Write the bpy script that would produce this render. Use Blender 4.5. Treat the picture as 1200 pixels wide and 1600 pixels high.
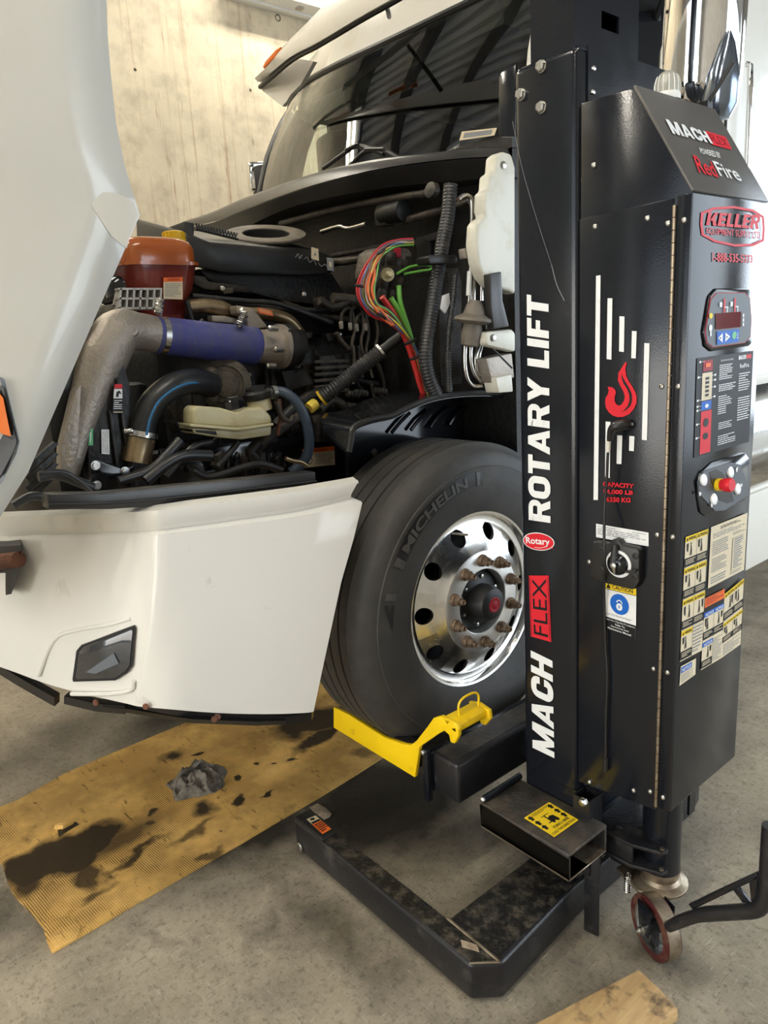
import bpy, bmesh, math, random
from mathutils import Vector, Matrix
random.seed(7)
for o in list(bpy.data.objects): bpy.data.objects.remove(o)
SC = bpy.context.scene
COL = SC.collection

# ------------------------------------------------------------------ camera
F_PX = 1141.891480759903
CR = [[0.6433193727418183, 0.7633400743327337, -0.05875470681375373],
      [0.14031336859934124, -0.19299898737616752, -0.9711145913145777],
      [-0.7526302832383099, 0.6164927589108169, -0.23126680471513966]]
CAM = Vector((1.608, -1.697, 1.703))
cd = bpy.data.cameras.new('camera'); cam = bpy.data.objects.new('camera', cd); COL.objects.link(cam)
cd.sensor_fit = 'VERTICAL'; cd.sensor_height = 36.0; cd.lens = F_PX / 1600.0 * 36.0
cd.clip_start = 0.02; cd.clip_end = 200
rr, dd, ff = Vector(CR[0]), Vector(CR[1]), Vector(CR[2])
rr.normalize(); ff = (ff - rr * ff.dot(rr)).normalized(); up = rr.cross(ff).normalized()
m = Matrix((rr, up, -ff)).transposed().to_4x4(); m.translation = CAM
cam.matrix_world = m
SC.camera = cam

# ------------------------------------------------------------------ world, exposure, large lights
W = bpy.data.worlds.new('world'); SC.world = W; W.use_nodes = True
bg = W.node_tree.nodes['Background']
bg.inputs[0].default_value = (0.78, 0.88, 1.0, 1); bg.inputs[1].default_value = 2.2
vs = SC.view_settings
vs.view_transform = 'Standard'; vs.look = 'None'; vs.gamma = 1.0; vs.use_curve_mapping = False
vs.exposure = -0.12

def area(name, loc, target, sx, sy, power, col):
    l = bpy.data.lights.new(name, 'AREA'); l.shape = 'RECTANGLE'; l.size = sx; l.size_y = sy
    l.energy = power; l.color = col
    o = bpy.data.objects.new(name, l); COL.objects.link(o); o.location = loc
    o.rotation_euler = (Vector(target) - Vector(loc)).to_track_quat('-Z', 'Y').to_euler()
    return o
# daylight through the open rear and side bay doors of the workshop
area('daylight_rear_door', (1.8, 9.6, 2.5), (1.9, 2, 1.0), 3.0, 4.6, 260, (0.78, 0.89, 1.0))
area('daylight_side_door', (5.25, 3.7, 1.9), (0.6, 2.0, 0.6), 5.6, 3.6, 270, (0.80, 0.90, 1.0))
area('front_fill', (0.8, -8.6, 1.7), (-0.6, 0, 1.0), 6.5, 3.0, 380, (1.0, 0.95, 0.86))  # warm fill added from the unseen front side to brighten the bumper

# ------------------------------------------------------------------ helpers
def ray(px, py):
    a, b = (px - 600) / F_PX, (py - 800) / F_PX
    return Vector([CR[0][i] * a + CR[1][i] * b + CR[2][i] for i in range(3)])
def P(px, py, ax, v):
    """point of the photograph's sight line where it meets the plane ax = v"""
    d = ray(px, py); k = 'xyz'.index(ax)
    return CAM + d * ((v - CAM[k]) / d[k])
def PX(l, x): return [P(a, b, 'x', x) for a, b in l]
def rad(p, rpx):
    return rpx * (p - CAM).dot(Vector(CR[2])) / F_PX

MATS = {}
def mk(name, col, rough=0.5, metal=0.0, col2=None, ns=8.0, lo=0.42, hi=0.62, bump=0.0, bs=60.0,
       coat=0.0, r2=None, trans=0.0, emit=None, est=0.0, spec=0.5, stretch=(1, 1, 1), sss=0.0):
    m = bpy.data.materials.new(name); m.use_nodes = True
    nt = m.node_tree; b = nt.nodes['Principled BSDF']
    b.inputs['Base Color'].default_value = (*col, 1); b.inputs['Roughness'].default_value = rough
    b.inputs['Metallic'].default_value = metal; b.inputs['Coat Weight'].default_value = coat
    b.inputs['Coat Roughness'].default_value = 0.06
    b.inputs['Specular IOR Level'].default_value = spec
    b.inputs['Transmission Weight'].default_value = trans
    if sss: b.inputs['Subsurface Weight'].default_value = sss; b.inputs['Subsurface Radius'].default_value = (.03, .02, .01)
    if emit: b.inputs['Emission Color'].default_value = (*emit, 1); b.inputs['Emission Strength'].default_value = est
    geo = nt.nodes.new('ShaderNodeNewGeometry'); mp = nt.nodes.new('ShaderNodeMapping')
    mp.inputs['Scale'].default_value = stretch
    nt.links.new(geo.outputs['Position'], mp.inputs[0])
    if col2 is not None or r2 is not None:
        n = nt.nodes.new('ShaderNodeTexNoise'); n.inputs['Scale'].default_value = ns
        n.inputs['Detail'].default_value = 8; n.inputs['Roughness'].default_value = 0.65
        nt.links.new(mp.outputs[0], n.inputs['Vector'])
        mr = nt.nodes.new('ShaderNodeMapRange'); mr.inputs[1].default_value = lo; mr.inputs[2].default_value = hi
        nt.links.new(n.outputs[0], mr.inputs[0])
        if col2 is not None:
            mx = nt.nodes.new('ShaderNodeMix'); mx.data_type = 'RGBA'
            mx.inputs[6].default_value = (*col, 1); mx.inputs[7].default_value = (*col2, 1)
            nt.links.new(mr.outputs[0], mx.inputs[0]); nt.links.new(mx.outputs[2], b.inputs['Base Color'])
        if r2 is not None:
            mq = nt.nodes.new('ShaderNodeMapRange'); mq.inputs[1].default_value = lo; mq.inputs[2].default_value = hi
            mq.inputs[3].default_value = rough; mq.inputs[4].default_value = r2
            nt.links.new(n.outputs[0], mq.inputs[0]); nt.links.new(mq.outputs[0], b.inputs['Roughness'])
    if bump:
        n = nt.nodes.new('ShaderNodeTexNoise'); n.inputs['Scale'].default_value = bs; n.inputs['Detail'].default_value = 3
        nt.links.new(mp.outputs[0], n.inputs['Vector'])
        bp = nt.nodes.new('ShaderNodeBump'); bp.inputs['Strength'].default_value = bump; bp.inputs['Distance'].default_value = 0.01
        nt.links.new(n.outputs[0], bp.inputs['Height']); nt.links.new(bp.outputs[0], b.inputs['Normal'])
    MATS[name] = m
    return m

mk('powder_black', (0.008, 0.0095, 0.013), 0.13, 0, bump=0.03, bs=260, r2=0.19, ns=5, spec=0.42)
mk('powder_black_worn', (0.012, 0.012, 0.014), 0.36, 0, (0.05, 0.047, 0.042), 14, 0.56, 0.72, bump=0.12, bs=120)
mk('steel_dusty', (0.024, 0.022, 0.020), 0.5, 0.2, (0.085, 0.068, 0.05), 11, 0.45, 0.66, bump=0.2, bs=90)
mk('steel_oily', (0.012, 0.012, 0.012), 0.32, 0.1, (0.10, 0.085, 0.065), 26, 0.48, 0.68, bump=0.6, bs=70)
mk('hood_grey', (0.085, 0.079, 0.071), 0.34, 0, bump=0.06, bs=240)
mk('white_paint', (0.74, 0.715, 0.64), 0.32, 0, (0.66, 0.62, 0.50), 5, 0.55, 0.75, coat=0.5)
mk('white_paint_dirty', (0.72, 0.70, 0.64), 0.36, 0, (0.40, 0.36, 0.28), 7, 0.64, 0.82, coat=0.3)
mk('hood_paint_dimmed', (0.53, 0.515, 0.46), 0.30, 0, (0.50, 0.475, 0.41), 3, 0.5, 0.75, coat=0.5)  # greyed copy of the cab white: the hood's shade is put into its colour
mk('white_plastic', (0.70, 0.68, 0.58), 0.38, 0, (0.60, 0.56, 0.42), 14, 0.5, 0.75)
mk('translucent_plastic', (0.42, 0.40, 0.36), 0.4, 0, (0.25, 0.23, 0.2), 14, 0.5, 0.7)
mk('white_print', (0.80, 0.81, 0.80), 0.35, 0, (0.70, 0.71, 0.70), 30, 0.55, 0.7)
mk('cream_print', (0.70, 0.60, 0.42), 0.45, spec=0.25)
mk('red_print', (0.62, 0.018, 0.03), 0.45, spec=0.25)
mk('red_dark', (0.30, 0.01, 0.02), 0.45, spec=0.25)
mk('orange_print', (0.80, 0.16, 0.03), 0.45, spec=0.25)
mk('yellow_print', (0.86, 0.60, 0.02), 0.45, spec=0.25)
mk('blue_print', (0.01, 0.12, 0.50), 0.45, spec=0.25)
mk('green_print', (0.08, 0.42, 0.16), 0.4)
mk('black_print', (0.010, 0.010, 0.011), 0.45, spec=0.25)
mk('grey_print', (0.25, 0.26, 0.27), 0.45, spec=0.25)
mk('yellow_paint', (0.90, 0.60, 0.004), 0.36, 0, (0.62, 0.36, 0.01), 16, 0.60, 0.76, bump=0.06, bs=120)
mk('rubber', (0.034, 0.033, 0.031), 0.62, 0, (0.055, 0.050, 0.044), 7, 0.45, 0.7, bump=0.12, bs=160)
mk('rubber_raised', (0.070, 0.068, 0.064), 0.5)
mk('rubber_dark', (0.010, 0.010, 0.010), 0.5)
mk('polished_alloy', (0.84, 0.83, 0.80), 0.20, 1.0, (0.66, 0.62, 0.56), 9, 0.5, 0.74, r2=0.38, bump=0.06, bs=16)
mk('chrome', (0.86, 0.85, 0.83), 0.03, 1.0)
mk('zinc', (0.62, 0.61, 0.57), 0.3, 1.0, (0.40, 0.36, 0.30), 60, 0.5, 0.7)
mk('steel_pipe', (0.60, 0.58, 0.54), 0.26, 1.0, (0.36, 0.32, 0.27), 24, 0.5, 0.7)
mk('rusty_nut', (0.22, 0.16, 0.11), 0.5, 0.6, (0.12, 0.075, 0.045), 60, 0.42, 0.62, bump=0.05, bs=160)
mk('machined_alloy', (0.72, 0.71, 0.68), 0.42, 0.85, (0.58, 0.55, 0.50), 14, 0.5, 0.7)
mk('cast_alloy', (0.36, 0.32, 0.275), 0.5, 0.6, (0.50, 0.39, 0.26), 16, 0.56, 0.72, bump=0.3, bs=90)
mk('cast_dark', (0.10, 0.085, 0.065), 0.55, 0.5, (0.045, 0.04, 0.032), 20, 0.42, 0.62, bump=0.35, bs=80)
mk('engine_black', (0.0065, 0.0065, 0.0065), 0.5, 0.0, (0.020, 0.017, 0.013), 16, 0.54, 0.7, bump=0.3, bs=50)
mk('engine_dust', (0.040, 0.031, 0.022), 0.62, 0.2, (0.013, 0.012, 0.011), 18, 0.4, 0.6, bump=0.35, bs=70)
mk('black_plastic', (0.010, 0.010, 0.010), 0.42, 0, (0.020, 0.018, 0.016), 8, 0.5, 0.7)
mk('satin_black', (0.020, 0.019, 0.018), 0.36, 0, (0.042, 0.038, 0.033), 6, 0.5, 0.72)
mk('black_gloss', (0.008, 0.009, 0.011), 0.12, 0)
mk('sky_tint_gloss', (0.22, 0.26, 0.32), 0.16, 0.9)  # blue-grey of the reflected sky put into the base colour
mk('ring_rubber', (0.17, 0.145, 0.115), 0.6, 0, (0.10, 0.085, 0.07), 12, 0.45, 0.65)
mk('blue_silicone', (0.045, 0.055, 0.24), 0.5, 0, (0.085, 0.085, 0.17), 10, 0.45, 0.68, bump=0.35, bs=120, stretch=(1, 4, 1))
mk('hose_black', (0.014, 0.016, 0.019), 0.36, 0, (0.03, 0.029, 0.027), 14, 0.5, 0.7)
mk('hose_blue', (0.035, 0.055, 0.085), 0.42)
mk('hose_stripe', (0.03, 0.17, 0.36), 0.4)
mk('loom', (0.020, 0.021, 0.023), 0.42, 0, (0.05, 0.046, 0.04), 20, 0.5, 0.7)
mk('coolant_red', (0.19, 0.032, 0.022), 0.2, 0, (0.15, 0.018, 0.010), 6, coat=0.4, sss=0.1)
mk('coolant_amber', (0.34, 0.085, 0.018), 0.2, 0, (0.30, 0.075, 0.012), 8, coat=0.4, sss=0.1)
mk('cap_yellow', (0.62, 0.40, 0.01), 0.4)
mk('ps_plastic', (0.55, 0.50, 0.31), 0.34, 0, (0.40, 0.34, 0.19), 12, 0.5, 0.72, sss=0.1)
mk('bronze', (0.42, 0.32, 0.19), 0.34, 0.9, (0.22, 0.15, 0.08), 14, 0.45, 0.68)
mk('wire_red', (0.55, 0.03, 0.025), 0.4); mk('wire_orange', (0.80, 0.17, 0.05), 0.4)
mk('wire_blue', (0.03, 0.10, 0.25), 0.4); mk('wire_green', (0.16, 0.46, 0.07), 0.38)
mk('wire_yellow', (0.70, 0.52, 0.06), 0.4); mk('wire_white', (0.60, 0.55, 0.45), 0.4)
mk('wire_brown', (0.16, 0.07, 0.03), 0.4)
mk('amber_lens', (0.62, 0.13, 0.004), 0.4, spec=0.25)
mk('lens_dark', (0.03, 0.032, 0.036), 0.06, 0, coat=0.6)
mk('lens_grey', (0.05, 0.05, 0.053), 0.3, 0, (0.03, 0.03, 0.03), 5, spec=0.3)
mk('clear_lens', (0.72, 0.70, 0.60), 0.12, 0, trans=0.55)
mk('rust', (0.16, 0.06, 0.03), 0.7, 0.2, (0.09, 0.035, 0.02), 30)
mk('caster_tread', (0.075, 0.012, 0.012), 0.5, 0, (0.12, 0.06, 0.035), 20, 0.5, 0.6)
mk('bare_steel', (0.34, 0.28, 0.20), 0.42, 0.8, (0.18, 0.13, 0.09), 18, 0.45, 0.65)
mk('rag', (0.17, 0.15, 0.12), 0.85, 0, (0.035, 0.03, 0.025), 16, 0.42, 0.62, bump=0.3, bs=120)
mk('paper_scrap', (0.42, 0.34, 0.24), 0.7, 0, (0.25, 0.18, 0.12), 30)
mk('cab_trim', (0.055, 0.058, 0.056), 0.6)
mk('cab_beige', (0.22, 0.22, 0.19), 0.6)
mk('ceiling_steel', (0.62, 0.64, 0.66), 0.5)
mk('ceiling_beam', (0.045, 0.045, 0.05), 0.5)
mk('tube_glow', (1, 1, 1), 0.5, emit=(1.0, 0.93, 0.80), est=110.0)
mk('fixture_white', (0.75, 0.75, 0.72), 0.4)
mk('block_wall', (0.40, 0.39, 0.37), 0.8, 0, (0.32, 0.31, 0.29), 4)
mk('asphalt', (0.22, 0.22, 0.22), 0.9)
mk('led_red', (0.13, 0.004, 0.010), 0.12, coat=0.6)
mk('panel_grey', (0.11, 0.125, 0.14), 0.4, spec=0.3)

def glass_mat():
    m = bpy.data.materials.new('windscreen_glass'); m.use_nodes = True; nt = m.node_tree
    nt.nodes.remove(nt.nodes['Principled BSDF']); out = nt.nodes['Material Output']
    t = nt.nodes.new('ShaderNodeBsdfTransparent'); t.inputs[0].default_value = (0.62, 0.72, 0.66, 1)
    g = nt.nodes.new('ShaderNodeBsdfGlossy'); g.inputs['Roughness'].default_value = 0.0
    fr = nt.nodes.new('ShaderNodeFresnel'); fr.inputs[0].default_value = 2.1
    mx = nt.nodes.new('ShaderNodeMixShader')
    nt.links.new(fr.outputs[0], mx.inputs[0]); nt.links.new(t.outputs[0], mx.inputs[1]); nt.links.new(g.outputs[0], mx.inputs[2])
    nt.links.new(mx.outputs[0], out.inputs[0]); MATS['windscreen_glass'] = m
glass_mat()

def spot_mask(nt, spots, wob):
    """dirt spots with an outline of their own: max over soft discs on the floor plane"""
    geo = nt.nodes.new('ShaderNodeNewGeometry')
    nz = nt.nodes.new('ShaderNodeTexNoise'); nz.inputs['Scale'].default_value = 9; nz.inputs['Detail'].default_value = 6
    nt.links.new(geo.outputs['Position'], nz.inputs['Vector'])
    sb = nt.nodes.new('ShaderNodeVectorMath'); sb.operation = 'MULTIPLY_ADD'
    sb.inputs[1].default_value = (wob, wob, 0); sb.inputs[2].default_value = (-wob / 2, -wob / 2, 0)
    nt.links.new(nz.outputs['Color'], sb.inputs[0])
    ad = nt.nodes.new('ShaderNodeVectorMath'); ad.operation = 'ADD'
    nt.links.new(geo.outputs['Position'], ad.inputs[0]); nt.links.new(sb.outputs[0], ad.inputs[1])
    last = None
    for (x, y, rx, ry, ang, st, soft) in spots:
        mp = nt.nodes.new('ShaderNodeMapping'); mp.vector_type = 'TEXTURE'
        mp.inputs['Location'].default_value = (x, y, 0); mp.inputs['Rotation'].default_value = (0, 0, ang)
        mp.inputs['Scale'].default_value = (rx, ry, 1)
        nt.links.new(ad.outputs[0], mp.inputs[0])
        ln = nt.nodes.new('ShaderNodeVectorMath'); ln.operation = 'LENGTH'; nt.links.new(mp.outputs[0], ln.inputs[0])
        mr = nt.nodes.new('ShaderNodeMapRange'); mr.inputs[1].default_value = 1.0; mr.inputs[2].default_value = 1.0 - soft
        mr.inputs[3].default_value = 0; mr.inputs[4].default_value = st
        nt.links.new(ln.outputs['Value'], mr.inputs[0])
        if last is None: last = mr.outputs[0]
        else:
            mxx = nt.nodes.new('ShaderNodeMath'); mxx.operation = 'MAXIMUM'
            nt.links.new(last, mxx.inputs[0]); nt.links.new(mr.outputs[0], mxx.inputs[1]); last = mxx.outputs[0]
    return last

def noise_range(nt, scale, lo, hi, stretch=(1, 1, 1), rot=0.0, detail=8):
    geo = nt.nodes.new('ShaderNodeNewGeometry'); mp = nt.nodes.new('ShaderNodeMapping')
    mp.inputs['Scale'].default_value = stretch; mp.inputs['Rotation'].default_value = (0, 0, rot)
    nt.links.new(geo.outputs['Position'], mp.inputs[0])
    n = nt.nodes.new('ShaderNodeTexNoise'); n.inputs['Scale'].default_value = scale; n.inputs['Detail'].default_value = detail
    n.inputs['Roughness'].default_value = 0.62
    nt.links.new(mp.outputs[0], n.inputs['Vector'])
    mr = nt.nodes.new('ShaderNodeMapRange'); mr.inputs[1].default_value = lo; mr.inputs[2].default_value = hi
    nt.links.new(n.outputs[0], mr.inputs[0]); return mr.outputs[0]

def mixcol(nt, fac, a, b):
    mx = nt.nodes.new('ShaderNodeMix'); mx.data_type = 'RGBA'
    nt.links.new(fac, mx.inputs[0])
    for i, c in ((6, a), (7, b)):
        if isinstance(c, tuple): mx.inputs[i].default_value = (*c, 1)
        else: nt.links.new(c, mx.inputs[i])
    return mx.outputs[2]
def mathn(nt, op, a, b):
    n = nt.nodes.new('ShaderNodeMath'); n.operation = op
    for i, c in enumerate((a, b)):
        if isinstance(c, (int, float)): n.inputs[i].default_value = c
        else: nt.links.new(c, n.inputs[i])
    return n.outputs[0]

def floor_mat():
    m = mk('concrete_floor', (0.3, 0.3, 0.3), 0.42, bump=0.12, bs=40, spec=0.2); nt = m.node_tree; b = nt.nodes['Principled BSDF']
    c = mixcol(nt, noise_range(nt, 1.3, 0.35, 0.65), (0.43, 0.375, 0.285), (0.30, 0.258, 0.19))
    c = mixcol(nt, mathn(nt, 'MULTIPLY', noise_range(nt, 4, 0.44, 0.70), 0.6), c, (0.12, 0.105, 0.082))
    c = mixcol(nt, mathn(nt, 'MULTIPLY', noise_range(nt, 46, 0.52, 0.68), 0.5), c, (0.085, 0.075, 0.060))
    c = mixcol(nt, mathn(nt, 'MULTIPLY', noise_range(nt, 110, 0.58, 0.68), 0.65), c, (0.06, 0.052, 0.042))
    c = mixcol(nt, mathn(nt, 'MULTIPLY', noise_range(nt, 75, 0.66, 0.70), 0.9), c, (0.52, 0.48, 0.41))
    c = mixcol(nt, mathn(nt, 'MULTIPLY', noise_range(nt, 14, 0.61, 0.66, (1, 16, 1), 0.7), 0.7), c, (0.50, 0.46, 0.39))
    c = mixcol(nt, mathn(nt, 'MULTIPLY', noise_range(nt, 12, 0.62, 0.67, (15, 1, 1), -0.5), 0.6), c, (0.60, 0.55, 0.46))
    c = mixcol(nt, mathn(nt, 'MULTIPLY', noise_range(nt, 16, 0.60, 0.66, (12, 1, 1), 0.9), 0.5), c, (0.09, 0.08, 0.065))
    s = spot_mask(nt, [(-0.32, -0.20, 0.46, 0.48, 0.2, 0.95, 0.55), (-0.50, -0.66, 0.20, 0.50, -0.25, 0.92, 0.75), (-0.40, -0.42, 0.16, 0.22, 0, 0.9, 0.7), (-0.15, -0.3, 0.3, 0.2, 0.2, 0.6, 0.9),
                       (-1.55, -0.40, 0.26, 0.55, 0.2, 0.9, 0.8), (-1.75, -0.95, 0.22, 0.40, 0.3, 0.55, 0.9), (-1.62, -1.30, 0.06, 0.3, 0.6, 0.5, 0.9),
                       (0.14, -0.02, 0.26, 0.14, 0.1, 0.7, 0.9), (-0.60, -1.30, 0.16, 0.3, 0.5, 0.6, 0.9), (-0.70, -1.42, 0.2, 0.15, 0.5, 0.6, 0.9),
                       (0.33, -0.92, 0.030, 0.020, 0.2, 0.7, 0.6), (0.14, -1.20, 0.030, 0.022, 0.9, 0.9, 0.6), (-.12, -0.85, 0.22, 0.05, -0.8, 0.45, 0.9),
                       (0.38, -0.95, 0.012, 0.010, 0.2, 0.7, 0.5), (-1.2, 0.7, 0.7, 0.7, 0, 0.9, 0.7), (0.75, -0.12, 0.16, 0.10, 0, 0.45, 0.9), (-0.3, -1.1, 0.16, 0.03, 0.3, 0.4, 0.9),
                       (0.02, -0.72, 0.6, 0.10, 0.0, 0.62, 0.9), (0.62, -0.30, 0.20, 0.25, 0.0, 0.4, 0.9), (-0.68, -1.0, 0.05, 0.5, 0.0, 0.7, 0.9)], 0.22)
    c = mixcol(nt, s, c, (0.018, 0.016, 0.014))
    nt.links.new(c, b.inputs['Base Color'])
    r = nt.nodes.new('ShaderNodeMapRange'); r.inputs[3].default_value = 0.60; r.inputs[4].default_value = 0.38
    nt.links.new(noise_range(nt, 2.2, 0.35, 0.65), r.inputs[0]); nt.links.new(r.outputs[0], b.inputs['Roughness'])
floor_mat()

def wall_mat():
    m = mk('concrete_wall', (0.6, 0.6, 0.5), 0.8, bump=0.2, bs=14); nt = m.node_tree; b = nt.nodes['Principled BSDF']
    c = mixcol(nt, noise_range(nt, 1.6, 0.35, 0.68), (0.66, 0.585, 0.43), (0.50, 0.44, 0.33))
    c = mixcol(nt, mathn(nt, 'MULTIPLY', noise_range(nt, 6, 0.46, 0.70), 0.7), c, (0.36, 0.31, 0.23))
    c = mixcol(nt, mathn(nt, 'MULTIPLY', noise_range(nt, 5, 0.54, 0.74, (1, 3.2, 0.10)), 0.75), c, (0.30, 0.17, 0.085))
    c = mixcol(nt, mathn(nt, 'MULTIPLY', noise_range(nt, 9, 0.63, 0.76, (1, 2.4, 0.4)), 0.8), c, (0.22, 0.10, 0.05))
    c = mixcol(nt, mathn(nt, 'MULTIPLY', noise_range(nt, 4, 0.64, 0.70, (1, 3.5, 0.06)), 0.5), c, (0.78, 0.72, 0.60))
    nt.links.new(c, b.inputs['Base Color'])
wall_mat()

def cardboard_mat():
    m = mk('cardboard', (0.4, 0.3, 0.1), 0.8, spec=0.15); nt = m.node_tree; b = nt.nodes['Principled BSDF']
    c = mixcol(nt, noise_range(nt, 3, 0.35, 0.65), (0.82, 0.52, 0.17), (0.68, 0.41, 0.12))
    wv = nt.nodes.new('ShaderNodeTexWave'); wv.inputs['Scale'].default_value = 44; wv.inputs['Distortion'].default_value = 1.2
    wv.inputs['Detail'].default_value = 2
    geo = nt.nodes.new('ShaderNodeNewGeometry'); mp = nt.nodes.new('ShaderNodeMapping')
    mp.inputs['Rotation'].default_value = (0, 0, 1.57 - 0.10); nt.links.new(geo.outputs['Position'], mp.inputs[0])
    nt.links.new(mp.outputs[0], wv.inputs[0])
    k = mathn(nt, 'MULTIPLY', mathn(nt, 'MULTIPLY', wv.outputs['Fac'], noise_range(nt, 3.2, 0.40, 0.56)), 0.9)
    c = mixcol(nt, k, c, (0.10, 0.055, 0.02))
    c = mixcol(nt, mathn(nt, 'MULTIPLY', noise_range(nt, 13, 0.63, 0.72, (1, 1.6, 1)), 0.9), c, (0.06, 0.038, 0.018))
    c = mixcol(nt, mathn(nt, 'MULTIPLY', noise_range(nt, 7, 0.62, 0.68, (1, 7, 1), 0.9), 0.7), c, (0.05, 0.032, 0.016))
    c = mixcol(nt, mathn(nt, 'MULTIPLY', noise_range(nt, 2.2, 0.50, 0.66), 0.5), c, (0.26, 0.15, 0.055))
    c = mixcol(nt, mathn(nt, 'MULTIPLY', noise_range(nt, 5, 0.62, 0.74), 0.6), c, (0.075, 0.045, 0.02))
    def q(px, py): v = P(px, py, 'z', 0.006); return v.x, v.y
    sp = []
    for (px, py, rx, ry, a, st, so) in [(105, 1335, 0.15, 0.13, 0.3, 0.86, 0.3), (60, 1350, 0.12, 0.16, 0.1, 0.8, 0.35), (150, 1310, 0.10, 0.12, 0.5, 0.8, 0.4), (140, 1365, 0.12, 0.06, 0.1, 0.7, 0.5), (190, 1310, 0.09, 0.25, 0.1, 0.6, 0.7),
            (480, 1130, 0.13, 0.17, 0.2, 0.97, 0.5), (510, 1120, 0.14, 0.12, 0.2, 0.9, 0.6), (500, 1150, 0.05, 0.2, 0.3, 0.85, 0.5), (372, 1250, 0.035, 0.04, 0, 0.9, 0.4),
            (372, 1215, 0.022, 0.022, 0, 0.85, 0.4), (424, 1237, 0.018, 0.03, 0, 0.9, 0.4), (312, 1179, 0.012, 0.03, 0, 0.9, 0.4),
            (320, 1265, 0.06, 0.06, 0, 0.75, 0.6), (272, 1180, 0.07, 0.07, 0, 0.8, 0.7), (240, 1270, 0.02, 0.03, 0, 0.75, 0.5), (235, 1285, 0.03, 0.04, 0, 0.7, 0.5),
            (398, 1195, 0.02, 0.02, 0, 0.8, 0.5), (430, 1192, 0.012, 0.02, 0, 0.8, 0.5), (458, 1187, 0.02, 0.03, 0, 0.8, 0.5),
            (300, 1300, 0.03, 0.12, 0.2, 0.6, 0.6), (210, 1335, 0.02, 0.16, 0.25, 0.7, 0.6), (565, 1175, 0.06, 0.05, 0, 0.5, 0.6),
            (40, 1380, 0.10, 0.07, 0.3, 0.7, 0.5), (330, 1335, 0.025, 0.05, 0, 0.6, 0.6), (150, 1395, 0.03, 0.08, 0, 0.6, 0.6)]:
        x, y = q(px, py); sp.append((x, y, rx, ry, a, st, so))
    c = mixcol(nt, mathn(nt, 'MINIMUM', mathn(nt, 'MULTIPLY', spot_mask(nt, sp, 0.15), 1.3), 0.97), c, (0.030, 0.022, 0.014))
    nt.links.new(c, b.inputs['Base Color'])
    bp = nt.nodes.new('ShaderNodeBump'); bp.inputs['Strength'].default_value = 0.2; bp.inputs['Distance'].default_value = 0.002
    nt.links.new(wv.outputs['Fac'], bp.inputs['Height']); nt.links.new(bp.outputs[0], b.inputs['Normal'])
cardboard_mat()

def wood_mat():
    m = mk('wood', (0.4, 0.25, 0.1), 0.75); nt = m.node_tree; b = nt.nodes['Principled BSDF']
    c = mixcol(nt, noise_range(nt, 6, 0.3, 0.7, (9, 1, 9), 0.38), (0.62, 0.42, 0.19), (0.42, 0.255, 0.105))
    c = mixcol(nt, mathn(nt, 'MULTIPLY', noise_range(nt, 11, 0.55, 0.68), 0.92), c, (0.05, 0.032, 0.018))
    nt.links.new(c, b.inputs['Base Color'])
wood_mat()

# ------------------------------------------------------------------ mesh builder
WORLD = {}
def catmull(pts, k=6, closed=False):
    pts = [Vector(p) for p in pts]; n = len(pts); out = []
    if n < 3: return pts
    rng = range(n if closed else n - 1)
    for i in rng:
        p1, p2 = pts[i], pts[(i + 1) % n]
        p0 = pts[(i - 1) % n] if (closed or i > 0) else p1 * 2 - p2
        p3 = pts[(i + 2) % n] if (closed or i + 2 < n) else p2 * 2 - p1
        for j in range(k):
            t = j / k
            out.append(0.5 * ((2 * p1) + (p2 - p0) * t + (2 * p0 - 5 * p1 + 4 * p2 - p3) * t * t + (3 * p1 - p0 - 3 * p2 + p3) * t ** 3))
    if not closed: out.append(pts[-1])
    return out

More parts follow.
